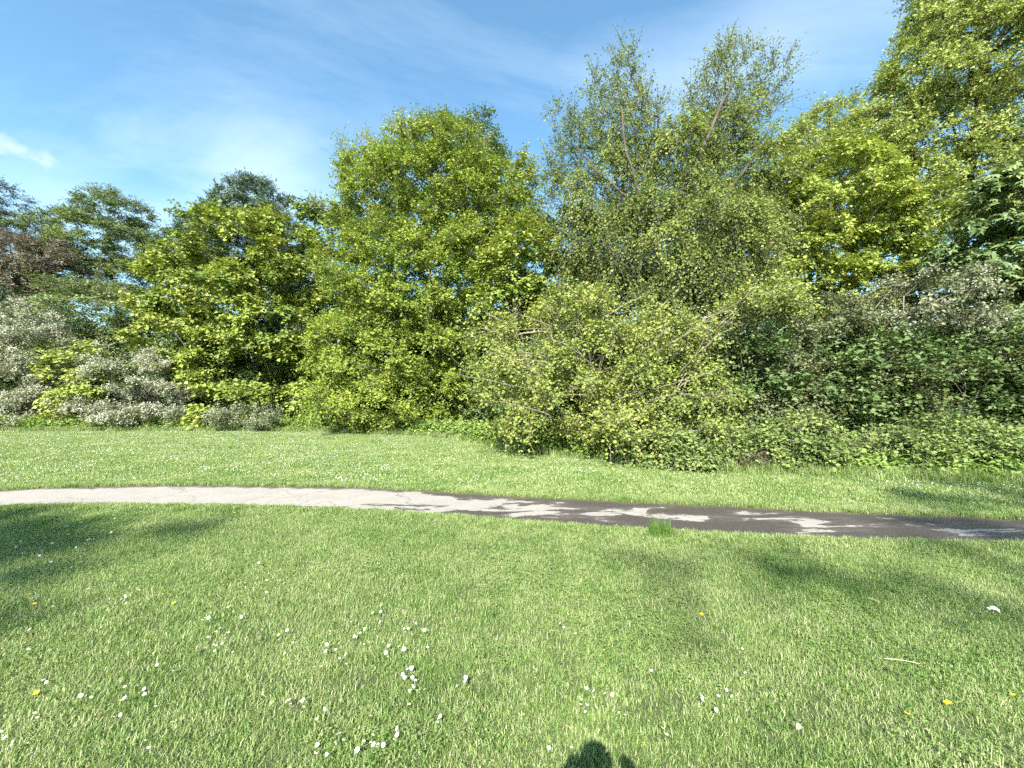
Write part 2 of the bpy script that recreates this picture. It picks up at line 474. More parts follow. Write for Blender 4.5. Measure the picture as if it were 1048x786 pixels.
# ------------------------------------------------------------------ the trees and shrubs, left to right
tree("hawthorn", "broad hawthorn covered in white blossom at the left end of the tree line", "tree", B(35, 24),
     [(40, 365, 55, 45), (5, 395, 50, 48), (62, 400, 45, 40), (20, 335, 45, 28), (-30, 360, 45, 50), (15, 425, 60, 24, -0.8)],
     24, "haw", "hawthorn", "grey", 11, rmax=0.2, gap=0.45, blossom=1.15, bl_size=1.5, size=1.15, stems=2)
tree("maple_bush", "small bright yellow-green maple squeezed between the two white hawthorns", "shrub", B(76, 22.6),
     [(72, 372, 26, 28), (82, 405, 32, 28), (60, 400, 25, 25)], 22.6, "dome", "gold", "grey", 12, rmax=0.1, stems=2)
tree("hawthorn", "rounded hawthorn in white blossom next to the lobed yellow-green sycamore", "tree", B(150, 23.3),
     [(145, 385, 45, 34), (168, 405, 34, 34), (120, 412, 40, 28), (150, 425, 50, 20, -0.6)],
     23.3, "haw", "hawthorn", "grey", 13, rmax=0.16, gap=0.45, blossom=0.95, bl_size=1.5, size=1.1, stems=2)
tree("layered_tree", "grey-green tree with flat horizontal layers above the white hawthorns", "tree", B(115, 30),
     [(112, 315, 62, 30), (150, 345, 40, 28), (70, 335, 42, 30), (100, 365, 60, 25)], 30, "layer", "layer", "grey", 14, rmax=0.22)
tree("cypress", "tall dark feathery conifer standing against the sky behind the layered tree", "tree", B(108, 37),
     [(107, 248, 60, 32), (78, 262, 42, 26), (142, 258, 34, 24), (112, 216, 36, 20), (95, 285, 70, 25)], 37, "needle", "cedar", "dark", 15, rmax=0.35, size=1.25, dens=1.1)
tree("copper_tree", "bronze-leaved tree left of the dark feathery conifer", "tree", B(25, 33),
     [(28, 270, 55, 28), (62, 278, 30, 20), (0, 295, 50, 35), (45, 300, 40, 18)], 33, "spray", "bronze", "dark", 16, rmax=0.28, size=1.15)
tree("larch", "thin blue-grey conifer cut by the left frame edge, above the bronze tree", "tree", B(8, 40),
     [(4, 208, 26, 20), (12, 232, 30, 18), (-20, 235, 40, 22), (5, 195, 16, 12), (0, 262, 40, 25)], 40, "needle", "bluegrey", "dark", 17, rmax=0.28, size=1.2, dens=0.75)
tree("sycamore", "big rounded sycamore with lit lobed clumps left of the tallest hornbeam", "tree", B(262, 25.5),
     [(255, 315, 82, 52), (203, 300, 52, 50), (312, 275, 56, 56), (245, 258, 64, 42), (193, 345, 48, 46), (328, 345, 46, 52), (240, 375, 58, 44, -1.2),
      (250, 412, 56, 34, -1.5), (330, 405, 44, 40, -1.5), (192, 268, 34, 30), (312, 238, 40, 30), (342, 240, 30, 34), (285, 330, 56, 40, -1.5), (275, 285, 50, 34, -1.2)],
     25.5, "dome", "sycamore", "grey", 18, rmax=0.38, size=1.15, dens=1.1)
tree("pine", "blue-green conical pine top rising behind the rounded sycamore", "tree", B(262, 31),
     [(263, 198, 26, 18), (262, 216, 42, 20), (260, 236, 58, 20), (255, 256, 62, 18), (255, 285, 70, 22)], 31, "pine", "bluegreen", "dark", 19, rmax=0.3, size=1.35, dens=1.2)
tree("hawthorn_bush", "low white-flowered bush at the foot of the rounded sycamore", "shrub", B(255, 21.5),
     [(240, 425, 30, 16), (275, 428, 28, 14)], 21.5, "haw", "hawthorn", "grey", 20, rmax=0.06, blossom=0.35, bl_size=1.1, stems=2, size=0.9)
tree("hornbeam", "tallest yellow-green hornbeam with a wide dome crown reaching the grass", "tree", B(440, 22.5),
     [(445, 208, 80, 66), (392, 200, 50, 48), (495, 215, 60, 60), (440, 290, 95, 68), (382, 290, 44, 60), (528, 255, 42, 46), (415, 365, 88, 52),
      (448, 168, 62, 36), (385, 172, 36, 30), (362, 350, 36, 56), (395, 410, 84, 34, -1.2), (475, 395, 55, 48, -0.5), (490, 325, 66, 56), (352, 235, 24, 26), (520, 190, 30, 30)],
     22.5, "spray", "hornbeam", "grey", 21, rmax=0.42, size=1.0, dens=1.0, inner=0.5, space=0.60, gap=0.85,
     extra=[dict(lobes=[(352, 158, 8, 10), (405, 136, 10, 12), (422, 132, 8, 12), (325, 212, 12, 6), (490, 146, 12, 10), (375, 146, 9, 10), (450, 130, 12, 8)], style="wisp", dens=0.7)])
tree("ash_tree", "softer blue-green dome peeping over the hornbeam's right shoulder", "tree", B(475, 28),
     [(470, 152, 48, 30), (500, 185, 40, 35), (480, 230, 60, 50)], 28, "spray", "deepgreen", "grey", 22, rmax=0.3, size=1.2)
tree("young_sycamore", "mid-height sycamore with dark gaps between the hornbeam and the drooping birch", "tree", B(545, 18.5),
     [(540, 265, 52, 46), (520, 305, 50, 44), (575, 292, 48, 44), (585, 248, 36, 38), (550, 350, 66, 46)], 18.5, "dome", "sycamore", "grey", 23, rmax=0.24)
birch = tree("birch", "tall drooping birch with ragged wispy top and dark forked limbs against the sky", "tree", B(665, 16.5),
     [(690, 158, 60, 34), (738, 140, 34, 34), (628, 148, 34, 34), (680, 205, 74, 56), (612, 200, 50, 54), (768, 185, 46, 56), (690, 255, 96, 58), (610, 245, 50, 46), (765, 248, 55, 55), (585, 185, 30, 36), (720, 285, 80, 40)],
     16.5, "hang", "birch", "dark", 24, rmax=0.3, inner=0.35, dens=1.1, alpha=0.2, tip=0.011, space=0.52, gap=0.6,
     extra=[dict(lobes=[(640, 90, 18, 34), (612, 95, 15, 22), (750, 70, 18, 26), (733, 100, 26, 28), (790, 95, 16, 30), (798, 80, 10, 14), (572, 130, 12, 26), (567, 180, 14, 40), (765, 118, 22, 26), (655, 122, 26, 26), (620, 138, 30, 26), (735, 142, 36, 26), (590, 150, 22, 28), (690, 148, 30, 16)],
                 style="wisp", dens=1.0, space=0.42),
            dict(lobes=[(640, 250, 50, 22, -1.6), (770, 240, 40, 22, -1.4), (700, 215, 50, 20, -1.6), (600, 215, 24, 20, -0.8), (720, 270, 50, 16, -2.0)], style="strand", dens=1.0, space=0.55)])
# the dark forked limbs one sees in its open upper crown
rng = np.random.default_rng(15)
b0 = np.array([birch.location[0], birch.location[1], 0.0]); ch = []
for k, (ps, r0) in enumerate([([(668, 235), (690, 205), (708, 178), (722, 145), (736, 112), (750, 84)], 0.10), ([(708, 178), (698, 155), (694, 130)], 0.05), ([(668, 235), (652, 190), (640, 150), (636, 108)], 0.07),
                              ([(736, 215), (750, 190), (768, 165), (788, 128)], 0.06), ([(640, 200), (610, 175), (590, 150)], 0.05), ([(700, 240), (690, 205)], 0.11)]):
    c = np.array([at(px, py, 15.2) for px, py in ps]); t = np.linspace(0, len(c) - 1, len(c) * 4)
    p = np.stack([np.interp(t, np.arange(len(c)), c[:, i]) for i in range(3)], 1) + rng.normal(size=(len(t), 3)) * 0.02
    ch.append((p - b0, np.linspace(r0, r0 * 0.35, len(t))))
V, Fq = tubes(ch, 6)
link("limbs", mesh_np("limbs", V, [Fq], smooth=True), BARK["dark"], birch)
tree("golden_maple", "golden-green broad maple right of the drooping birch", "tree", B(845, 17),
     [(845, 225, 84, 60), (800, 258, 66, 48), (905, 240, 54, 54), (850, 190, 62, 36), (800, 297, 78, 38), (880, 285, 58, 40), (830, 300, 70, 46)], 17, "dome", "gold", "grey", 25, rmax=0.28, size=0.78, gap=0.7)
tree("lime_tree", "pale lime-green tree showing between the birch top and the tallest right-hand tree", "tree", B(835, 23),
     [(835, 146, 46, 36), (812, 172, 44, 40), (868, 165, 48, 40), (850, 200, 76, 46)], 23, "spray", "lime", "grey", 26, rmax=0.28, size=1.0, dens=1.0)
tree("tall_lime_tree", "huge airy yellow-green tree with visible branches cut by the upper right corner", "tree", B(985, 18.5),
     [(1000, 60, 80, 56), (942, 88, 52, 44), (1050, 45, 60, 60), (908, 128, 42, 36), (965, 30, 50, 36), (1010, 10, 70, 46), (925, 190, 60, 34), (985, 195, 70, 36), (896, 168, 34, 34), (1055, 110, 50, 50), (970, 140, 44, 34), (1010, -40, 70, 50), (1030, 160, 60, 40), (940, 225, 60, 40), (930, 60, 30, 30), (890, 145, 40, 34)],
     18.5, "spray", "lime", "dark", 27, rmax=0.36, inner=0.5, dens=1.0, size=0.9, space=0.60, alpha=0.25, tip=0.014, gap=0.42)
tree("horse_chestnut", "dark horse chestnut with large drooping hand-shaped leaves at the right frame edge", "tree", B(1055, 13.2),
     [(1030, 220, 54, 52), (1010, 268, 50, 42), (1055, 180, 46, 44), (1070, 250, 50, 60), (1045, 300, 50, 38)], 13.2, "palm", "chestnut", "dark", 28, rmax=0.28, dens=1.2, gap=0.5)
tree("thorn_thicket", "tangled dull-green thicket between the arching bush and the white-flecked hawthorn", "shrub", B(790, 13),
     [(790, 360, 66, 52), (830, 395, 56, 42), (755, 400, 46, 44), (745, 345, 46, 36), (850, 325, 50, 34), (800, 425, 60, 26)], 13, "haw", "thicket", "grey", 29, rmax=0.14, stems=4, gap=0.4, space=0.56)
tree("hawthorn", "sprawling grey-green hawthorn flecked with white blossom below the horse chestnut", "tree", B(950, 12.6),
     [(940, 312, 66, 40), (905, 340, 46, 36), (985, 330, 46, 40), (925, 285, 34, 16), (1020, 340, 40, 40)], 12.6, "haw", "greyhaw", "pale", 30, rmax=0.16, stems=3, gap=0.45, space=0.54, blossom=0.2, bl_size=1.1)
tree("dark_bush", "dark leafy bush behind the bramble mounds on the right", "shrub", B(960, 11.3),
     [(905, 390, 52, 38), (960, 398, 56, 38), (1025, 392, 56, 56), (885, 412, 40, 20), (1075, 400, 50, 60)], 12.0, "haw", "darkhaw", "dark", 31, rmax=0.12, stems=4, blossom=0.04, size=1.2, gap=0.35, space=0.55)
bush = tree("arching_bush", "large olive-green wild bush with bare arching branches, foremost in the tree line", "shrub", B(630, 12.3),
     [(620, 365, 82, 56), (545, 370, 60, 50), (685, 400, 62, 52), (590, 328, 60, 34), (515, 415, 44, 32), (640, 435, 86, 34, -0.6), (715, 430, 46, 40), (560, 430, 60, 28, -0.3), (700, 345, 55, 34), (770, 315, 50, 20)],
     12.3, "twiggy", "bush", "pale", 32, rmax=0.10, stems=5, dens=1.2, size=1.0, alpha=0.3, gap=0.42,
     extra=[dict(lobes=[(500, 335, 30, 20), (660, 315, 40, 16), (800, 290, 40, 14)], style="twiggy", dens=0.5)])

# long bare arching branches of the front bush: parts of it
rng = np.random.default_rng(5)
bb = np.array([bush.location[0], bush.location[1], 0.0])
arcs = [((590, 425), (650, 398), (735, 376), -1.8), ((600, 410), (690, 345), (775, 305), -1.6), ((545, 385), (535, 345), (526, 318), -1.6), ((550, 400), (500, 392), (468, 388), -1.5),
        ((600, 370), (625, 345), (655, 322), -1.7), ((650, 415), (700, 408), (745, 404), -1.7), ((565, 395), (545, 372), (505, 354), -1.7), ((690, 385), (720, 350), (742, 338), -1.8),
        ((590, 440), (540, 415), (500, 410), -1.7), ((620, 395), (600, 360), (560, 345), -1.9), ((650, 365), (672, 350), (680, 335), -1.9)]
ch = []
for (a, b, c, dy) in arcs:
    p0, p1, p2 = at(*a, 12.3 + dy * 0.5), at(*b, 12.3 + dy), at(*c, 12.3 + dy * 0.9)
    t = np.linspace(0, 1, 16)[:, None]
    wv = np.cumsum(rng.normal(size=(16, 3)) * 0.022, axis=0)
    p = p0 * (1 - t) ** 2 + 2 * p1 * t * (1 - t) + p2 * t ** 2 + wv
    ch.append((p - bb, np.linspace(0.014, 0.004, 16)))
    for k in (5, 8, 10, 12, 14):                                   # side twigs
        d = (p[k] - p[k - 2]); d = d / np.linalg.norm(d) * 0.6 + rng.normal(size=3) * 0.5 + np.array([0, -0.1, 0.25])
        tt_ = np.linspace(0, 1, 5)[:, None]
        ch.append((p[k] - bb + d * 0.4 * tt_ + rng.normal(size=(5, 3)) * 0.012 * tt_, np.linspace(0.007, 0.003, 5)))
V, Fq = tubes(ch, 5)
link("bare_branches", mesh_np("bare_branches", V, [Fq], smooth=True), BARK["pale"], bush)

# bramble mounds in front of the thicket
for i, (lab, px, Y, lobes) in enumerate([
    ("low bramble mound spilling from the foot of the olive wild bush", 700, 10.3, [(690, 466, 48, 28), (732, 462, 34, 30)]),
    ("dull green bramble mound just right of the brown dead stems", 825, 9.9, [(815, 466, 48, 38), (850, 472, 32, 28)]),
    ("long sunlit bramble mound under the dark leafy bush", 930, 9.6, [(922, 470, 46, 32), (972, 466, 50, 38)]),
    ("bramble mound cut by the right frame edge", 1030, 9.4, [(1035, 474, 40, 30), (1088, 470, 44, 38)])]):
    tree("bramble", lab, "shrub", B(px, Y), lobes, Y, "mound", "bramble", "grey", 50 + i, rmax=0.02, pull=0.1, back=0.7, inner=0.6, zmin=0.05, stems=3, ry_scale=0.9, tip=0.004, size=1.0)

# extra woodland right behind, so that gaps show leaves and not an empty plain
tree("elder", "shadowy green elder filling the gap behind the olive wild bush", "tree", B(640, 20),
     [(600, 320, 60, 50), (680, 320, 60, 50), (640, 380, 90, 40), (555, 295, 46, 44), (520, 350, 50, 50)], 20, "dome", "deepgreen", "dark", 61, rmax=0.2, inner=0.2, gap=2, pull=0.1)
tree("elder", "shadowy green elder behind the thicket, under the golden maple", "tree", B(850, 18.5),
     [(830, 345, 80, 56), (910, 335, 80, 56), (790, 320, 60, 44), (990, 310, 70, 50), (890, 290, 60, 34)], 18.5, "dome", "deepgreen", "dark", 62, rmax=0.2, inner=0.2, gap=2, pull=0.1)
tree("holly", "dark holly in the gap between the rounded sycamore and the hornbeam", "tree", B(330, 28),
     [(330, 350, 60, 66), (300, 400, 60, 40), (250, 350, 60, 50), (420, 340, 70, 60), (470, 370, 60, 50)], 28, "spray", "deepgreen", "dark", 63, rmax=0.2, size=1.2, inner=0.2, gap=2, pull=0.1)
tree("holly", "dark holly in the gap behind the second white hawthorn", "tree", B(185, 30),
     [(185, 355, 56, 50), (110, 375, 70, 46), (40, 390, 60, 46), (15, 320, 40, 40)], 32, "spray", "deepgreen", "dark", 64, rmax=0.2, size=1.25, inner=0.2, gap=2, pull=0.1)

# trees behind the viewer: they throw the shade that lies on the left and right of the lawn
def shadow_lobe(gx, gy, h, rx, ry, rz):                       # crown lobe whose shade falls at (gx, gy)
    k = h / math.tan(R(38.5)); return (gx - k * math.sin(R(11)), gy - k * math.cos(R(11)), h, rx, ry, rz)
sl = shadow_lobe
tree("shade_tree", "tall leafy tree far behind the viewer, shading the left of the lawn", "tree", (-12.5, -24.5), [], 1, "spray", "hornbeam", "grey", 71, rmax=0.4, back=1.0, inner=0.1, gap=2.0, pull=0.0, dens=1.2,
     world_lobes=[sl(-7.9, 4.5, 22, 2.9, 0.9, 0.8), sl(-5.9, 4.3, 21.4, 1.4, 0.6, 0.5), sl(-4.9, 4.9, 21.8, 0.6, 0.3, 0.25), sl(-5.2, 3.4, 21.2, 1.0, 0.5, 0.4), sl(-9.5, 4.2, 23, 2.2, 1.2, 1.0), sl(-11.5, 4.5, 21, 2.2, 1.4, 1.4), sl(-4.3, 2.7, 21.2, 0.5, 0.3, 0.2)])
tree("shade_tree", "tall leafy tree far behind the viewer, shading the right of the path", "tree", (1.8, -24.5), [], 1, "spray", "hornbeam", "grey", 72, rmax=0.4, back=1.0, dens=0.8, inner=0.1, gap=2.0, pull=0.0,
     world_lobes=[sl(7.2, 5.6, 22.5, 1.9, 0.7, 0.5), sl(5.2, 5.0, 21.5, 0.7, 0.25, 0.2), sl(8.2, 7.0, 23, 1.6, 0.6, 0.5), sl(2.9, 3.9, 21.2, 0.3, 0.15, 0.08), sl(3.5, 3.5, 21.2, 0.4, 0.15, 0.1), sl(4.2, 3.15, 21.4, 0.5, 0.2, 0.12), sl(5.0, 2.9, 21.6, 0.5, 0.25, 0.15), sl(1.6, 3.9, 21.0, 0.1, 0.1, 0.05)])

# ------------------------------------------------------------------ ground
FAR = [(-260, 505), (-100, 507), (0, 503), (100, 499), (200, 498), (350, 500), (450, 505), (550, 511), (700, 518), (800, 523), (900, 528), (1048, 534), (1200, 539), (1400, 545)]
NEAR = [(-260, 517), (-100, 520), (0, 520), (100, 518), (200, 519), (300, 521), (400, 525), (500, 533), (600, 541), (700, 547), (800, 552), (900, 556), (1048, 559), (1200, 562), (1400, 566)]
EDGE = [(-700, 441), (-200, 441), (0, 441), (300, 441), (420, 445), (470, 449), (520, 460), (640, 474), (750, 481), (880, 488), (1048, 494), (1300, 498), (1700, 500)]
def poly(pts):
    g = np.array([gnd(*p) for p in pts]); return g[:, 0], g[:, 1]
FX, FY = poly(FAR); NX, NY = poly(NEAR); EX, EY = poly(EDGE)
def far_y(x): return np.interp(x, FX, FY)
def near_y(x): return np.interp(x, NX, NY)
def edge_y(x): return np.interp(x, EX, EY)

m_ground, nt, out = new_mat("lawn_soil")
geo = nt.nodes.new("ShaderNodeNewGeometry")
f1 = noise(nt, geo.outputs["Position"], 1.3, 4); f2 = noise(nt, geo.outputs["Position"], 35, 3, 0.7)
c1 = ramp(nt, f1, [(0.35, (0.05, 0.075, 0.018)), (0.65, (0.085, 0.12, 0.03))])
p = nt.nodes.new("ShaderNodeBsdfPrincipled"); p.inputs["Roughness"].default_value = 0.95
nt.links.new(mix(nt, f2, c1, (0.04, 0.045, 0.018)), p.inputs["Base Color"]); nt.links.new(p.outputs[0], out.inputs[0])
m_floor, nt, out = new_mat("woodland_soil")
geo = nt.nodes.new("ShaderNodeNewGeometry")
f1 = noise(nt, geo.outputs["Position"], 3.0, 5, 0.7)
p = nt.nodes.new("ShaderNodeBsdfPrincipled"); p.inputs["Roughness"].default_value = 0.95
nt.links.new(ramp(nt, f1, [(0.3, (0.03, 0.024, 0.015)), (0.55, (0.07, 0.055, 0.03)), (0.72, (0.05, 0.07, 0.02))]), p.inputs["Base Color"]); nt.links.new(p.outputs[0], out.inputs[0])

S = 1500
tag(link("ground", mesh_np("ground", [(-S, -S, 0), (S, -S, 0), (S, S, 0), (-S, S, 0)], [[(0, 1, 2, 3)]]), m_ground), kind="structure")

def strip(name, xs, lo, hi, z, mat):
    V = np.concatenate([np.stack([xs, lo, np.full_like(xs, z)], 1), np.stack([xs, hi, np.full_like(xs, z)], 1)])
    n = len(xs); i = np.arange(n - 1)
    return tag(link(name, mesh_np(name, V, [np.stack([i, i + 1, n + i + 1, n + i], 1)]), mat), kind="structure")

rg = np.random.default_rng(3)
xs = np.linspace(-40, 40, 500)
strip("woodland_floor", xs, edge_y(xs) + 0.5 + rg.normal(size=500) * 0.1, np.full(500, 120.0), 0.004, m_floor)

# path: worn pale tarmac, still damp in dark irregular patches
m_path, nt, out = new_mat("path_tarmac")
geo = nt.nodes.new("ShaderNodeNewGeometry")
sep = nt.nodes.new("ShaderNodeSeparateXYZ"); nt.links.new(geo.outputs["Position"], sep.inputs[0])
mp = nt.nodes.new("ShaderNodeMapping"); mp.inputs["Scale"].default_value = (0.55, 1.6, 1.0); mp.inputs["Rotation"].default_value = (0, 0, R(8))
nt.links.new(geo.outputs["Position"], mp.inputs[0])
w1 = noise(nt, mp.outputs[0], 1.75, 9, 0.62, 0.5)
uv = nt.nodes.new("ShaderNodeAttribute"); uv.attribute_name = "across"
edge = math_(nt, 'ABSOLUTE', math_(nt, 'SUBTRACT', uv.outputs["Fac"], 0.58))           # nearer the lower edge it dries last
along = nt.nodes.new("ShaderNodeMapRange"); along.inputs[1].default_value = -3.4; along.inputs[2].default_value = 1.5
along.inputs[3].default_value = -0.20; along.inputs[4].default_value = 0.125
nt.links.new(sep.outputs[0], along.inputs[0])
wet = math_(nt, 'ADD', math_(nt, 'ADD', w1, along.outputs[0]), math_(nt, 'MULTIPLY', edge, 0.42))
wetm = ramp(nt, wet, [(0.605, (0, 0, 0)), (0.618, (0.85, 0.85, 0.85)), (0.72, (1, 1, 1))])
gr = noise(nt, geo.outputs["Position"], 90, 3, 0.8); gl = noise(nt, geo.outputs["Position"], 2.2, 5, 0.6)
dry = mix(nt, gr, ramp(nt, gl, [(0.3, (0.27, 0.245, 0.212)), (0.7, (0.36, 0.33, 0.29))]), (0.24, 0.217, 0.19))
damp = mix(nt, gr, (0.042, 0.034, 0.032), (0.085, 0.071, 0.066))
vo = nt.nodes.new("ShaderNodeTexVoronoi"); vo.feature = 'DISTANCE_TO_EDGE'; vo.inputs["Scale"].default_value = 0.7
mp2 = nt.nodes.new("ShaderNodeMapping"); nt.links.new(geo.outputs["Position"], mp2.inputs[0])
nz = nt.nodes.new("ShaderNodeTexNoise"); nz.inputs["Scale"].default_value = 1.6; nz.inputs["Detail"].default_value = 5; nt.links.new(geo.outputs["Position"], nz.inputs["Vector"])
va = nt.nodes.new("ShaderNodeVectorMath"); va.operation = 'ADD'; nt.links.new(mp2.outputs[0], va.inputs[0]); nt.links.new(nz.outputs["Color"], va.inputs[1])
nt.links.new(va.outputs[0], vo.inputs["Vector"])
crack = ramp(nt, vo.outputs["Distance"], [(0.003, (1, 1, 1)), (0.010, (0, 0, 0))])
col = mix(nt, wetm, dry, damp)
ends = math_(nt, 'ABSOLUTE', math_(nt, 'SUBTRACT', uv.outputs["Fac"], 0.5))
dirt = ramp(nt, math_(nt, 'ADD', ends, math_(nt, 'MULTIPLY', noise(nt, geo.outputs["Position"], 7, 5, 0.7), 0.16)), [(0.50, (0, 0, 0)), (0.56, (0.8, 0.8, 0.8))])
col = mix(nt, dirt, col, (0.075, 0.058, 0.04))
col = mix(nt, math_(nt, 'MULTIPLY', crack, 0.5), col, (0.05, 0.045, 0.035))
p = nt.nodes.new("ShaderNodeBsdfPrincipled")
nt.links.new(col, p.inputs["Base Color"])
rr = nt.nodes.new("ShaderNodeMapRange"); rr.inputs[3].default_value = 0.9; rr.inputs[4].default_value = 0.5; nt.links.new(wetm, rr.inputs[0])
nt.links.new(rr.outputs[0], p.inputs["Roughness"])
bp = nt.nodes.new("ShaderNodeBump"); bp.inputs["Strength"].default_value = 0.5; bp.inputs["Distance"].default_value = 0.01
nt.links.new(gr, bp.inputs["Height"]); nt.links.new(bp.outputs[0], p.inputs["Normal"])
nt.links.new(p.outputs[0], out.inputs[0])

m_soil = bark_mat("bare_soil", (0.05, 0.038, 0.025), (0.11, 0.085, 0.055), 14)
xs = np.linspace(-22, 20, 900)
def wob(n, a, k): return np.convolve(rg.normal(size=n + k), np.ones(k) / k, 'valid')[:n] * a
lo = near_y(xs) + wob(900, 0.08, 5); hi = far_y(xs) + wob(900, 0.08, 5)
strip("path_verge", xs, lo - 0.05, hi + 0.13 + wob(900, 0.12, 4), 0.004, m_soil)
nrow = 9
tt = np.linspace(0, 1, nrow)
V = np.concatenate([np.stack([xs, lo * (1 - t) + hi * t, np.full_like(xs, 0.008)], 1) for t in tt])
n = len(xs); fs = []; ac = []
for k in range(nrow - 1):
    i = np.arange(n - 1) + k * n
    fs.append(np.stack([i, i + 1, i + n + 1, i + n], 1))
me = mesh_np("path", V, [np.concatenate(fs)])
a_ = me.attributes.new("across", 'FLOAT', 'POINT'); a_.data.foreach_set("value", np.repeat(tt, n).astype(np.float32))
tag(link("path", me, m_path), kind="structure")

# ------------------------------------------------------------------ grass
m_grass, nt, out = new_mat("grass_blade")
geo = nt.nodes.new("ShaderNodeNewGeometry")
a = nt.nodes.new("ShaderNodeAttribute"); a.attribute_name = "tint"
g1 = noise(nt, geo.outputs["Position"], 0.9, 4, 0.6); g2 = noise(nt, geo.outputs["Position"], 5.5, 3, 0.6)
f = math_(nt, 'ADD', math_(nt, 'MULTIPLY', a.outputs["Fac"], 0.55), math_(nt, 'ADD', math_(nt, 'MULTIPLY', g1, 0.6), math_(nt, 'MULTIPLY', g2, 0.45)))
col = ramp(nt, f, [(0.42, (0.05, 0.115, 0.02)), (0.64, (0.148, 0.255, 0.055)), (0.90, (0.275, 0.37, 0.115)), (1.0, (0.42, 0.44, 0.23))])
p = nt.nodes.new("ShaderNodeBsdfPrincipled"); p.inputs["Roughness"].default_value = 0.45; p.inputs["Specular IOR Level"].default_value = 0.4
nt.links.new(col, p.inputs["Base Color"])
t = nt.nodes.new("ShaderNodeBsdfTranslucent"); nt.links.new(mix(nt, 1.0, col, (1.1, 1.05, 0.6), 'MULTIPLY'), t.inputs["Color"])
mx = nt.nodes.new("ShaderNodeMixShader"); mx.inputs[0].default_value = 0.35
nt.links.new(p.outputs[0], mx.inputs[1]); nt.links.new(t.outputs[0], mx.inputs[2]); nt.links.new(mx.outputs[0], out.inputs[0])

def blades(n, rad, length, width, rng, lean=0.7):
    r = rad * np.sqrt(rng.uniform(0, 1, n)); th = rng.uniform(0, 2 * PI, n)
    P = np.stack([r * np.cos(th), r * np.sin(th), np.zeros(n)], 1)
    L = length * rng.uniform(0.45, 1.25, n); ph = rng.uniform(0, 2 * PI, n)
    ln = rng.uniform(0.05, 1.0, n) ** 0.8 * lean
    d = np.stack([np.cos(ph), np.sin(ph), np.zeros(n)], 1); wv = np.stack([-np.sin(ph + rng.normal(size=n) * 0.5), np.cos(ph), np.zeros(n)], 1)
    up = np.array([0, 0, 1.0])
    s1, c1 = np.sin(ln * 0.6)[:, None], np.cos(ln * 0.6)[:, None]; s2, c2 = np.sin(ln * 1.5)[:, None], np.cos(ln * 1.5)[:, None]
    M = P + (d * s1 + up * c1) * (L * 0.55)[:, None]
    T = M + (d * s2 + up * c2) * (L * 0.5)[:, None]
    T[:, 2] = np.maximum(T[:, 2], 0.006); M[:, 2] = np.maximum(M[:, 2], 0.008)
    w = (width * rng.uniform(0.6, 1.3, n))[:, None] * 0.5
    V = np.stack([P - wv * w, P + wv * w, M + wv * w * 0.8, M - wv * w * 0.8, T], 1).reshape(-1, 3)
    b = np.arange(n) * 5
    return V, [np.stack([b, b + 1, b + 2, b + 3], 1), np.stack([b + 3, b + 2, b + 4], 1)], np.tile(rng.uniform(0, 1, n), 2)

def gn_scatter(name, pts, rot, scl, var, sources, label_kind="stuff", cat=None, label=None):
    col = bpy.data.collections.new(name + "_sources")
    for i, me in enumerate(sources):
        o = bpy.data.objects.new("%s_source_%02d" % (name, i), me); col.objects.link(o)
    me = bpy.data.meshes.new(name)
    me.vertices.add(len(pts)); me.vertices.foreach_set("co", np.asarray(pts, np.float32).ravel())
    for k, v, ty in (("rot", rot, 'FLOAT'), ("scl", scl, 'FLOAT'), ("var", var, 'INT')):
        at_ = me.attributes.new(k, ty, 'POINT'); at_.data.foreach_set("value", np.asarray(v, np.float32 if ty == 'FLOAT' else np.int32))
    ob = bpy.data.objects.new(name, me); C.objects.link(ob)
    ng = bpy.data.node_groups.new(name + "_nodes", 'GeometryNodeTree')
    ng.interface.new_socket("Geometry", in_out='INPUT', socket_type='NodeSocketGeometry')
    ng.interface.new_socket("Geometry", in_out='OUTPUT', socket_type='NodeSocketGeometry')
    gi = ng.nodes.new("NodeGroupInput"); go = ng.nodes.new("NodeGroupOutput")
    ci = ng.nodes.new("GeometryNodeCollectionInfo"); ci.inputs[0].default_value = col
    ci.inputs["Separate Children"].default_value = True; ci.inputs["Reset Children"].default_value = True
    io = ng.nodes.new("GeometryNodeInstanceOnPoints")
    def na(nm, ty):
        n_ = ng.nodes.new("GeometryNodeInputNamedAttribute"); n_.data_type = ty; n_.inputs[0].default_value = nm
        return n_.outputs[0]
    cx_ = ng.nodes.new("ShaderNodeCombineXYZ")
    L_ = ng.links.new
    L_(na("rot", 'FLOAT'), cx_.inputs[2])
    L_(gi.outputs[0], io.inputs["Points"]); L_(ci.outputs[0], io.inputs["Instance"])
    io.inputs["Pick Instance"].default_value = True
    L_(na("var", 'INT'), io.inputs["Instance Index"])
    L_(cx_.outputs[0], io.inputs["Rotation"]); L_(na("scl", 'FLOAT'), io.inputs["Scale"])
    L_(io.outputs[0], go.inputs[0])
    md = ob.modifiers.new("scatter", 'NODES'); md.node_group = ng
    return tag(ob, label, cat, None, label_kind)

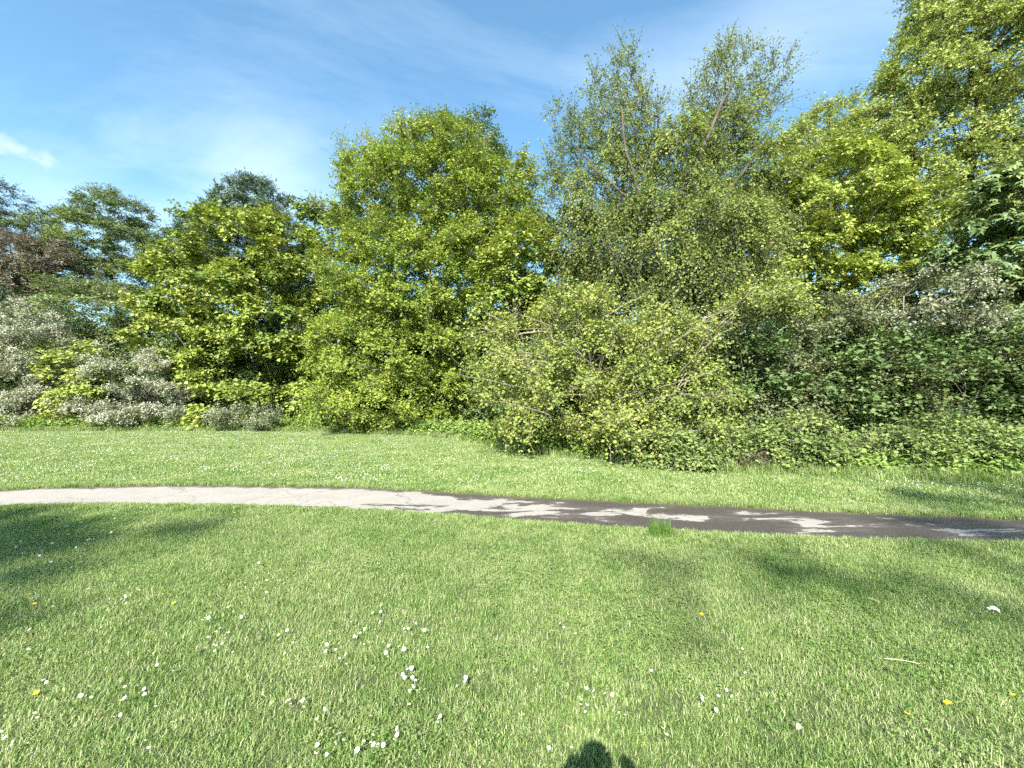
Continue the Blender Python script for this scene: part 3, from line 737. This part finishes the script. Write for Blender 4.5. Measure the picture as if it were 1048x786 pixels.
rng = np.random.default_rng(77)
def src(n, rad, L, W, k, lean=0.7):
    res = []
    for i in range(k):
        V, Pp, tint = blades(n, rad, L, W, rng, lean)
        me = mesh_np("grass_tuft", V, Pp, {"tint": tint}); me.materials.append(m_grass); res.append(me)
    return res
tuft_s = src(640, 0.20, 0.040, 0.0032, 10, 1.8)          # 0.4 m discs of short turf for the near lawn
tuft_e = src(110, 0.07, 0.06, 0.0045, 6, 1.1)          # little tufts along the path edges
tuft_f = src(1100, 0.42, 0.055, 0.009, 8, 1.6)
def clover(n, rad):
    r_ = np.random.default_rng(n); c = np.stack([rad * np.sqrt(r_.uniform(0, 1, n)), r_.uniform(0, 6.28, n)], 1)
    P = np.stack([c[:, 0] * np.cos(c[:, 1]), c[:, 0] * np.sin(c[:, 1]), r_.uniform(0.02, 0.05, n)], 1); a0 = r_.uniform(0, 6.28, n)
    Vs = []
    for k in range(3):
        a_ = a0 + k * 2.094; Ax = norm(np.stack([np.cos(a_), np.sin(a_), r_.normal(size=n) * 0.2 - 0.1], 1)); Nn = norm(np.array([0, 0, 1.0]) + r_.normal(size=(n, 3)) * 0.25)
        s_ = r_.uniform(0.007, 0.012, n); Vs.append(leaf_quads(P, Ax, Nn, s_, s_ * 0.95, r_)[0])
    V = np.concatenate(Vs); me = mesh_np("clover_patch", V, [np.arange(len(V)).reshape(-1, 4)], {"tint": r_.uniform(0.1, 0.6, len(V) // 4)})
    me.materials.append(m_grass); return me
tuft_l = src(90, 0.16, 0.24, 0.007, 5, 1.0)
tuft_c = [clover(70 + 20 * i, 0.18 + 0.05 * i) for i in range(3)]           # broad patches for the lawn beyond the path

def grid(x0, x1, y0, y1, sp):
    gx, gy = np.meshgrid(np.arange(x0, x1, sp), np.arange(y0, y1, sp))
    p = np.stack([gx.ravel(), gy.ravel()], 1); return p + rng.uniform(-0.5, 0.5, p.shape) * sp
near = grid(-12, 12, -1.2, 8, 0.19)
near = near[(np.abs(near[:, 0]) < 1.35 * np.maximum(near[:, 1], 0) + 1.6) & (near[:, 1] < near_y(near[:, 0]) - 0.17)]
far = grid(-34, 22, 4, 26, 0.42)
far = far[(np.abs(far[:, 0]) < 1.35 * far[:, 1] + 1.5) & (far[:, 1] > far_y(far[:, 0]) + 0.42) & (far[:, 1] < edge_y(far[:, 0]) + 0.3)]
ed = []
ex = rng.uniform(-13, 12, 5200)
ed.append(np.stack([ex[:2600], near_y(ex[:2600]) - np.abs(rng.normal(size=2600)) * 0.14 + 0.02], 1))
ed.append(np.stack([ex[2600:], far_y(ex[2600:]) + 0.12 + np.abs(rng.normal(size=2600)) * 0.26], 1))
ed = np.concatenate(ed)
cc = rng.uniform([-7, 1.2], [7, 6.5], (40, 2))
clv = (cc[:, None, :] + rng.normal(size=(40, 7, 2)) * 0.32).reshape(-1, 2)
clv = clv[(clv[:, 1] < near_y(clv[:, 0]) - 0.3)]
frx = rng.uniform(-32, 18, 2600)
fr = np.stack([frx, edge_y(frx) + 0.1 + rng.normal(size=2600) * 0.28], 1)
allp = [(near, tuft_s, 0), (ed, tuft_e, 10), (far, tuft_f, 16), (clv, tuft_c, 24), (fr, tuft_l, 27)]
pts = np.concatenate([p for p, _, _ in allp]); pts = np.concatenate([pts, np.full((len(pts), 1), 0.002)], 1)
var = np.concatenate([o + rng.integers(0, len(s), len(p)) for p, s, o in allp])
gn_scatter("grass", pts, rng.uniform(0, 6.28, len(pts)), rng.uniform(0.8, 1.25, len(pts)), var, tuft_s + tuft_e + tuft_f + tuft_c + tuft_l,
           label="short green turf blades covering the lawn either side of the path", cat="grass")

# ------------------------------------------------------------------ undergrowth along the foot of the trees
def clump_stuff(name, label, cat, mat, centres, st, seed, dens=1.0, size=1.0):
    r_ = np.random.default_rng(seed)
    c = np.asarray(centres); o_ = norm(np.stack([r_.normal(size=len(c)) * 0.4, -np.ones(len(c)) * 0.5, np.ones(len(c)) * 0.8], 1))
    V, Fq, tint, tw = make_leaves(c, o_, STYLE[st], r_, dens, size)
    return tag(link(name, mesh_np(name, V, [Fq], {"tint": tint}), LEAF[mat]), label, cat, None, "stuff")
ux = rng.uniform(-34, 16, 2600)
uy = edge_y(ux) + 0.25 + np.abs(rng.normal(size=2600)) * 0.55
uz = rng.uniform(0.05, 0.40, 2600) * np.interp(ux / uy, [0.2, 0.5], [1.0, 0.25])
clump_stuff("undergrowth", "low leafy nettles along the foot of the tree line", "undergrowth", "nettle", np.stack([ux, uy, uz], 1), "mound", 91, 0.8, 1.3)
ux = rng.uniform(-42, 30, 4200); uy = edge_y(ux) + rng.uniform(3.0, 11.0, 4200); uz = rng.uniform(0.2, 3.4, 4200)
clump_stuff("undergrowth", "shaded brushwood on the woodland floor between the trunks", "undergrowth", "deepgreen", np.stack([ux, uy, uz], 1), "spray", 92, 0.8, 1.2)

ux = rng.uniform(-95, 75, 1500); uy = rng.uniform(46, 60, 1500); uz = rng.uniform(0.3, 1.0, 1500) ** 0.6 * (6 + 1.5 * np.sin(ux * 0.4))
clump_stuff("woodland", "far-off dark wood glimpsed through gaps between the trunks", "woodland", "deepgreen", np.stack([ux, uy, uz], 1), "spray", 93, 0.6, 3.0)

# dead bramble stems
def stems(name, label, cat, px, py, Y, n, seed, mat, spread, height, lean):
    r_ = np.random.default_rng(seed); b = at(px, py, Y); b[2] = 0.0
    ch = []
    for i in range(n):
        s = np.array([r_.normal() * spread, r_.normal() * spread * 0.4, 0.02])
        d = np.array([lean + r_.normal() * 0.45, -0.25 + r_.normal() * 0.3, 1.0]); h = height * r_.uniform(0.5, 1.2)
        t = np.linspace(0, 1, 7)[:, None]
        p = s + d * h * t + np.array([lean * 0.6, -0.2, -0.35]) * h * t ** 2 + r_.normal(size=(7, 3)) * 0.012
        p[:, 2] = np.maximum(p[:, 2], 0.02)
        ch.append((p, np.linspace(0.011, 0.004, 7)))
    V, Fq = tubes(ch, 4)
    return tag(link(name, mesh_np(name, V, [Fq], smooth=True), mat, None, b), label, cat)
m_dead = bark_mat("dead_stem", (0.22, 0.18, 0.13), (0.42, 0.36, 0.28), 10)
m_brown = bark_mat("brown_stem", (0.07, 0.045, 0.035), (0.16, 0.115, 0.09), 10)
stems("dead_stems", "pale bare leaning stems sticking up behind the sunlit bramble mound", "dead stems", 876, 458, 9.6, 30, 5, m_dead, 0.30, 1.2, -0.5)
stems("dead_stems", "reddish-brown tangle of dead stems between two bramble mounds", "dead stems", 770, 470, 9.6, 70, 6, m_brown, 0.25, 0.75, 0.15)

# ------------------------------------------------------------------ flowers and litter on the lawn
m_petal = plain("daisy_petal", (0.60, 0.60, 0.61), 0.7); m_eye = plain("daisy_eye", (0.75, 0.5, 0.03), 0.7); m_stem = plain("flower_stem", (0.08, 0.14, 0.03), 0.6)
m_yel = plain("yellow_petal", (0.80, 0.52, 0.02), 0.55)
def flower_mesh(name, rad, h, tilt, petals, mats, cup=0.15, seed=0):
    r_ = np.random.default_rng(seed); V, Fq, Ft, mi_q, mi_t = [], [], [], [], []
    def add(v): V.append(v); return len(V) - 1
    ct = np.array([0.0, 0, h]); ta = np.array([math.sin(tilt), 0, math.cos(tilt)]); tb = np.array([math.cos(tilt), 0, -math.sin(tilt)]); tc_ = np.array([0.0, 1, 0])
    for i in range(petals):
        a = 2 * PI * i / petals + r_.uniform(-0.1, 0.1); w = PI / petals * 1.1; l = rad * r_.uniform(0.88, 1.08); z = rad * cup + r_.uniform(-1, 1) * rad * 0.08
        pt = lambda ang, rr, zz: ct + (tb * math.cos(ang) + tc_ * math.sin(ang)) * rr + ta * zz
        q = [add(pt(a - w * .6, rad * .2, 0)), add(pt(a - w, l * .75, z * .8)), add(pt(a, l, z)), add(pt(a + w, l * .75, z * .8))]
        Fq.append(q); mi_q.append(0)
    k = 8
    b = [add(ct + (tb * math.cos(2 * PI * i / k) + tc_ * math.sin(2 * PI * i / k)) * rad * 0.40 + ta * rad * 0.06) for i in range(k)]
    u = [add(ct + (tb * math.cos(2 * PI * i / k) + tc_ * math.sin(2 * PI * i / k)) * rad * 0.26 + ta * rad * 0.24) for i in range(k)]
    top = add(ct + ta * rad * 0.28)
    for i in range(k):
        Fq.append([b[i], b[(i + 1) % k], u[(i + 1) % k], u[i]]); mi_q.append(1); Ft.append([u[i], u[(i + 1) % k], top]); mi_t.append(1)
    s0 = [add(np.array([math.cos(2 * PI * i / 3) * .0015, math.sin(2 * PI * i / 3) * .0015, 0])) for i in range(3)]
    s1 = [add(ct + np.array([math.cos(2 * PI * i / 3) * .0012, math.sin(2 * PI * i / 3) * .0012, 0])) for i in range(3)]
    for i in range(3): Fq.append([s0[i], s0[(i + 1) % 3], s1[(i + 1) % 3], s1[i]]); mi_q.append(2)
    me = mesh_np(name, np.array(V), [np.array(Fq), np.array(Ft)], mat_idx=mi_q + mi_t)
    for m in mats: me.materials.append(m)
    return me
daisies = [flower_mesh("daisy", 0.0125 + 0.0015 * i, 0.052 + 0.006 * i, 0.15 + 0.25 * i, 13, [m_petal, m_eye, m_stem], 0.12, i) for i in range(4)]
# clusters as they lie in the photo: px, py, spread, count
CL = [(20, 770, 14, 8), (38, 738, 4, 2), (45, 705, 8, 4), (10, 690, 8, 3), (110, 732, 14, 5), (135, 712, 10, 3), (155, 720, 8, 4), (160, 695, 12, 4), (112, 745, 10, 3), (150, 765, 8, 2),
      (180, 758, 6, 2), (215, 670, 12, 9), (232, 655, 14, 6), (225, 640, 16, 6), (205, 645, 10, 4), (262, 600, 14, 8), (275, 600, 10, 5), (300, 655, 14, 5), (335, 668, 14, 8), (330, 690, 10, 3), (285, 722, 8, 3), (300, 728, 10, 5),
      (320, 735, 10, 5), (345, 765, 8, 6), (332, 775, 10, 4), (140, 615, 10, 6), (130, 625, 10, 4), (20, 655, 10, 4), (30, 668, 10, 3), (60, 565, 22, 14), (95, 558, 20, 12), (15, 575, 18, 7), (70, 600, 25, 7), (110, 540, 25, 10),
      (365, 650, 12, 7), (385, 645, 16, 8), (415, 648, 12, 6), (410, 668, 10, 5), (352, 680, 6, 4), (420, 695, 10, 12), (424, 715, 8, 6), (395, 730, 12, 5), (448, 740, 10, 3), (388, 765, 12, 6), (410, 760, 8, 3), (370, 775, 8, 3),
      (440, 662, 10, 3), (472, 706, 6, 3), (605, 720, 14, 8), (600, 730, 8, 4), (638, 738, 4, 3), (575, 772, 6, 2), (620, 778, 5, 1), (680, 760, 4, 2), (665, 690, 10, 3), (590, 650, 12, 3), (620, 668, 10, 3), (740, 725, 14, 6), (745, 715, 8, 3),
      (765, 678, 6, 2), (772, 697, 6, 2), (822, 758, 10, 4), (820, 770, 8, 3), (916, 735, 4, 1), (942, 761, 5, 2), (915, 655, 5, 2), (735, 775, 6, 1), (775, 590, 14, 9), (790, 585, 10, 6), (760, 585, 12, 5), (805, 602, 10, 3), (735, 575, 10, 4), (730, 560, 15, 5), (850, 580, 15, 3),
      (195, 560, 40, 7), (300, 545, 40, 8), (420, 560, 40, 6), (530, 600, 50, 6), (240, 690, 30, 4), (50, 630, 25, 4), (680, 560, 10, 4), (900, 600, 20, 3)]
rng = np.random.default_rng(8)
spots = []
for (px, py, s, nn) in CL:
    for _ in range(nn):
        qx, qy = px + rng.normal() * s * 0.8, py + rng.normal() * s * 0.6
        X, Y = gnd(qx, qy)
        if Y < near_y(X) - 0.1: spots.append((X, Y))
spots = spots[:300]
for i, (X, Y) in enumerate(spots):
    o = bpy.data.objects.new("daisy", daisies[i % 4]); C.objects.link(o)
    o.location = (X, Y, 0.0); o.rotation_euler = (0, 0, rng.uniform(0, 6.28)); s = rng.uniform(0.5, 0.82); o.scale = (s, s, rng.uniform(0.65, 0.95))
    tag(o, "small white daisy flower standing in the short grass on the viewer's side of the path", "daisy", "daisies in the near lawn")
# the thousands beyond the path: uncountable white speckle
n = 34000
fx = rng.uniform(-30, 16, n * 3); fy = rng.uniform(5, 24, n * 3)
pxl = CX + F * fx / fy; pyl = HZ + F * H / fy
dens_ = np.clip(0.9 - np.abs(pxl - 170) / 420, 0.06, 1) + 0.9 * np.exp(-((pxl - 560) / 90) ** 2 - ((pyl - 478) / 10) ** 2) + 1.0 * np.exp(-((pxl - 1000) / 90) ** 2 - ((pyl - 497) / 8) ** 2) + 0.3 * np.exp(-((pxl - 420) / 80) ** 2)
patch = np.sin(fx * 1.7 + np.sin(fy * 1.3) * 2) * np.sin(fy * 2.1 + np.cos(fx * 0.9)) * 0.5 + 0.5
ok = (fy > far_y(fx) + 0.35) & (fy < edge_y(fx) - 0.1) & (np.abs(fx) < 1.35 * fy + 1) & (rng.uniform(size=n * 3) < dens_ * (0.06 + 0.94 * patch ** 1.6))
fx, fy = fx[ok], fy[ok]; n = len(fx)
a = np.arange(6) * PI / 3
rad = rng.uniform(0.005, 0.011, n)[:, None]
tl = rng.normal(size=(n, 2)) * 0.3 + np.array([0, -0.25])
ox, oy = np.cos(a)[None] * rad, np.sin(a)[None] * rad
z = rng.uniform(0.045, 0.075, n)[:, None] + ox * tl[:, :1] - oy * tl[:, 1:]
V = np.stack([fx[:, None] + ox, fy[:, None] + oy, z], -1).reshape(-1, 3)
tag(link("daisies", mesh_np("daisies", V, [np.arange(n * 6).reshape(-1, 6)]), m_petal), "thousands of tiny white daisies speckling the lawn beyond the path", "daisies", None, "stuff")

dand = [flower_mesh("dandelion", 0.017, 0.035, 0.3, 17, [m_yel, m_yel, m_stem], 0.2, 9)]
for (px, py, lab) in [(30, 612, "yellow dandelion in the shaded grass at the left edge, the farther of the pair"), (35, 622, "yellow dandelion in the shaded grass at the left edge, the nearer of the pair"), (178, 621, "lone yellow dandelion beside daisies in the left half of the lawn"),
                      (37, 715, "yellow dandelion by three daisies near the bottom left corner"), (970, 727, "biggest yellow dandelion, at the lower right"), (929, 737, "small yellow dandelion just left of the biggest one"), (718, 633, "lone yellow dandelion right of the centre of the lawn"), (1037, 717, "yellow dandelion cut close to the right frame edge"), (240, 527, "yellow dandelion on the near edge of the path")]:
    X, Y = gnd(px, py)
    o = bpy.data.objects.new("dandelion", dand[0]); C.objects.link(o); o.location = (X, Y, 0); o.rotation_euler = (0, 0, rng.uniform(0, 6)); o.scale = (1.15,) * 3 if px == 970 else (0.9,) * 3
    tag(o, lab, "dandelion", "yellow dandelions in the lawn")

# crumpled paper scrap
X, Y = gnd(1016, 627)
k = 9; gx, gy = np.meshgrid(np.linspace(-1, 1, k), np.linspace(-1, 1, k))
r_ = np.random.default_rng(4)
zz = 0.03 + 0.012 * np.sin(gx * 3 + 1) + 0.010 * np.cos(gy * 4 + gx) + r_.normal(size=gx.shape) * 0.004
V = np.stack([gx * 0.05, gy * 0.032 + gx * -0.012, zz + 0.012], -1).reshape(-1, 3)
ii = (np.arange(k - 1)[:, None] * k + np.arange(k - 1)[None]).ravel()
o = link("paper_scrap", mesh_np("paper_scrap", V, [np.stack([ii, ii + 1, ii + k + 1, ii + k], 1)]), plain("white_paper", (0.85, 0.85, 0.84), 0.6), None, (X, Y, 0))
o.rotation_euler = (0, 0, -0.5); o.scale = (0.6, 0.6, 0.8)
sm = o.modifiers.new("thick", 'SOLIDIFY'); sm.thickness = 0.001
tag(o, "crumpled white paper scrap lying in the shaded grass near the right edge", "litter")
m_straw = plain("dry_straw", (0.62, 0.55, 0.40), 0.7)
for (a_, b_, lab) in [((905, 683), (942, 688), "longer pale dry straw stalk lying on the grass at the lower right"), ((889, 619), (900, 623), "short pale straw piece lying on grass left of the paper scrap")]:
    p0 = np.array([*gnd(*a_), 0.055]); p1 = np.array([*gnd(*b_), 0.05]); t = np.linspace(0, 1, 6)[:, None]
    p = p0 * (1 - t) + p1 * t + np.array([0, 0, 0.006]) * np.sin(t * PI)
    V, Fq = tubes([(p - p0 * np.array([1, 1, 0]), np.linspace(0.0018, 0.001, 6))], 5)
    tag(link("straw_stalk", mesh_np("straw_stalk", V, [Fq]), m_straw, None, (p0[0], p0[1], 0)), lab, "straw")
# taller tuft on the near edge of the path
X, Y = gnd(676, 549)
V, Pp, tint = blades(420, 0.13, 0.20, 0.005, np.random.default_rng(6), 0.55)
tag(link("grass_tuft", mesh_np("grass_tuft", V, Pp, {"tint": tint * 0.2}), m_grass, None, (X, Y, 0)), "taller dark grass tuft overhanging the near edge of the path", "grass tuft")

# ------------------------------------------------------------------ person holding the phone behind the viewpoint (only the shadow reaches the picture)
def person():
    J = [(0, 0, .95), (0, 0, 1.15), (0, .01, 1.38), (0, .02, 1.50), (0, .04, 1.62), (0, .05, 1.75),
         (-.19, 0, 1.43), (-.30, .04, 1.22), (-.10, .20, 1.46), (-.03, .26, 1.52), (.19, 0, 1.43), (.30, .04, 1.22), (.20, .20, 1.46), (.15, .26, 1.52),
         (-.10, 0, .92), (-.12, .03, .50), (-.13, -.02, .08), (-.14, .13, .04), (.10, 0, .92), (.12, .03, .50), (.13, -.02, .08), (.14, .13, .04)]
    E = [(0, 1), (1, 2), (2, 3), (3, 4), (4, 5), (2, 6), (6, 7), (7, 8), (8, 9), (2, 10), (10, 11), (11, 12), (12, 13), (0, 14), (14, 15), (15, 16), (16, 17), (0, 18), (18, 19), (19, 20), (20, 21)]
    Rd = [.16, .15, .17, .06, .09, .075, .075, .05, .035, .03, .075, .05, .035, .03, .10, .065, .045, .035, .10, .065, .045, .035]
    me = bpy.data.meshes.new("person"); me.from_pydata([Vector(j) for j in J], E, [])
    me.materials.append(plain("dark_jacket", (0.05, 0.055, 0.07), 0.8))
    o = bpy.data.objects.new("person", me); C.objects.link(o); o.location = (-0.05, -0.34, 0); o.scale = (1.07, 1.07, 1.07)
    md = o.modifiers.new("skin", 'SKIN'); sd = o.modifiers.new("smooth", 'SUBSURF'); sd.levels = sd.render_levels = 2
    sv = me.skin_vertices[0].data
    for i, r_ in enumerate(Rd): sv[i].radius = (r_, r_ * (0.75 if i < 3 else 1.0)); sv[i].use_root = (i == 0)
    return tag(o, "person in a dark jacket holding up a phone, whose shadow falls on the grass", "person")
person()

# ------------------------------------------------------------------ light
EL, AZ = R(38.5), R(-11)                       # sun behind the viewer, a little to the left
sd_ = Vector((math.sin(AZ) * math.cos(EL), -math.cos(AZ) * math.cos(EL), math.sin(EL)))     # towards the sun
sun = bpy.data.lights.new("sun", 'SUN'); sun.energy = 5.0; sun.angle = R(0.53); sun.color = (1.0, 0.95, 0.86)
so = bpy.data.objects.new("sun", sun); so.rotation_euler = sd_.to_track_quat('Z', 'Y').to_euler(); C.objects.link(so)

w = bpy.data.worlds.new("World"); sc.world = w; w.use_nodes = True
nt = w.node_tree; nt.nodes.clear()
out = nt.nodes.new("ShaderNodeOutputWorld"); bg = nt.nodes.new("ShaderNodeBackground"); bg.inputs[1].default_value = 0.118
sky = nt.nodes.new("ShaderNodeTexSky"); sky.sky_type = 'NISHITA'; sky.sun_disc = False
sky.sun_elevation = EL; sky.sun_rotation = math.atan2(sd_.x, sd_.y)
sky.air_density = 1.0; sky.dust_density = 0.6; sky.ozone_density = 1.3
tc = nt.nodes.new("ShaderNodeTexCoord"); sp = nt.nodes.new("ShaderNodeSeparateXYZ"); nt.links.new(tc.outputs["Generated"], sp.inputs[0])
zc = math_(nt, 'ADD', math_(nt, 'MAXIMUM', sp.outputs[2], 0.0), 0.12)
cb = nt.nodes.new("ShaderNodeCombineXYZ"); nt.links.new(math_(nt, 'DIVIDE', sp.outputs[0], zc), cb.inputs[0]); nt.links.new(math_(nt, 'DIVIDE', sp.outputs[1], zc), cb.inputs[1])
mp = nt.nodes.new("ShaderNodeMapping"); mp.inputs["Scale"].default_value = (0.6, 1.0, 1); mp.inputs["Rotation"].default_value = (0, 0, R(-18)); nt.links.new(cb.outputs[0], mp.inputs[0])
n1 = noise(nt, mp.outputs[0], 0.9, 12, 0.66, 0.9)
veil = ramp(nt, n1, [(0.46, (0.04, 0.04, 0.04)), (0.62, (0.17, 0.17, 0.17)), (0.80, (0.5, 0.5, 0.5))])
hs = nt.nodes.new("ShaderNodeHueSaturation"); hs.inputs["Saturation"].default_value = 1.2; hs.inputs["Value"].default_value = 0.94; nt.links.new(sky.outputs[0], hs.inputs["Color"])
cl_dir = Vector((-512, 430, HZ - 150)).normalized()            # one small cloud low in the left of the sky
df = nt.nodes.new("ShaderNodeVectorMath"); df.operation = 'SUBTRACT'; nt.links.new(tc.outputs["Generated"], df.inputs[0]); df.inputs[1].default_value = cl_dir
ds = nt.nodes.new("ShaderNodeVectorMath"); ds.operation = 'MULTIPLY'; nt.links.new(df.outputs[0], ds.inputs[0]); ds.inputs[1].default_value = (20, 20, 60)
dl = nt.nodes.new("ShaderNodeVectorMath"); dl.operation = 'LENGTH'; nt.links.new(ds.outputs[0], dl.inputs[0])
n2 = noise(nt, tc.outputs["Generated"], 26, 6, 0.6, 0.3)
puff = ramp(nt, math_(nt, 'SUBTRACT', math_(nt, 'MULTIPLY', n2, 1.5), math_(nt, 'MULTIPLY', dl.outputs["Value"], 0.55)), [(0.20, (0, 0, 0)), (0.85, (0.45, 0.45, 0.45))])
tinted = mix(nt, 1.0, hs.outputs[0], (0.93, 1.06, 0.93), 'MULTIPLY')
skyc = mix(nt, veil, tinted, (3.9, 4.5, 4.9))
for (qx, qy, sc_, amt) in ((270, 185, (5, 5, 9), 0.24), (790, 35, (2.6, 2.6, 9), 0.19), (120, 235, (3.5, 3.5, 10), 0.16)):      # soft thin cloud low over the trees and high on the right
    dv = Vector((qx - CX, F, HZ - qy)).normalized()
    d1 = nt.nodes.new("ShaderNodeVectorMath"); d1.operation = 'SUBTRACT'; nt.links.new(tc.outputs["Generated"], d1.inputs[0]); d1.inputs[1].default_value = dv
    d2 = nt.nodes.new("ShaderNodeVectorMath"); d2.operation = 'MULTIPLY'; nt.links.new(d1.outputs[0], d2.inputs[0]); d2.inputs[1].default_value = sc_
    d3 = nt.nodes.new("ShaderNodeVectorMath"); d3.operation = 'LENGTH'; nt.links.new(d2.outputs[0], d3.inputs[0])
    n3 = noise(nt, mp.outputs[0], 2.2, 9, 0.6, 0.5)
    sft = ramp(nt, math_(nt, 'SUBTRACT', math_(nt, 'MULTIPLY', n3, 1.3), math_(nt, 'MULTIPLY', d3.outputs["Value"], 0.6)), [(0.05, (0, 0, 0)), (0.75, (amt * 1.6,) * 3)])
    skyc = mix(nt, sft, skyc, (4.2, 4.7, 5.1))
nt.links.new(mix(nt, puff, skyc, (4.6, 4.3, 4.3)), bg.inputs[0])
nt.links.new(bg.outputs[0], out.inputs[0])

# ------------------------------------------------------------------ render settings
sc.view_settings.view_transform = 'Standard'
sc.view_settings.look = 'None'
sc.view_settings.exposure = 1.6
sc.view_settings.gamma = 1.0
cy = sc.cycles
cy.max_bounces = 7; cy.diffuse_bounces = 4; cy.glossy_bounces = 2; cy.transmission_bounces = 4; cy.transparent_max_bounces = 8
cy.use_denoising = False
cy.use_adaptive_sampling = True; cy.adaptive_threshold = 0.03
cy.sample_clamp_indirect = 6.0
print("leaves", sum(n_ for _, n_ in TREES), TREES)
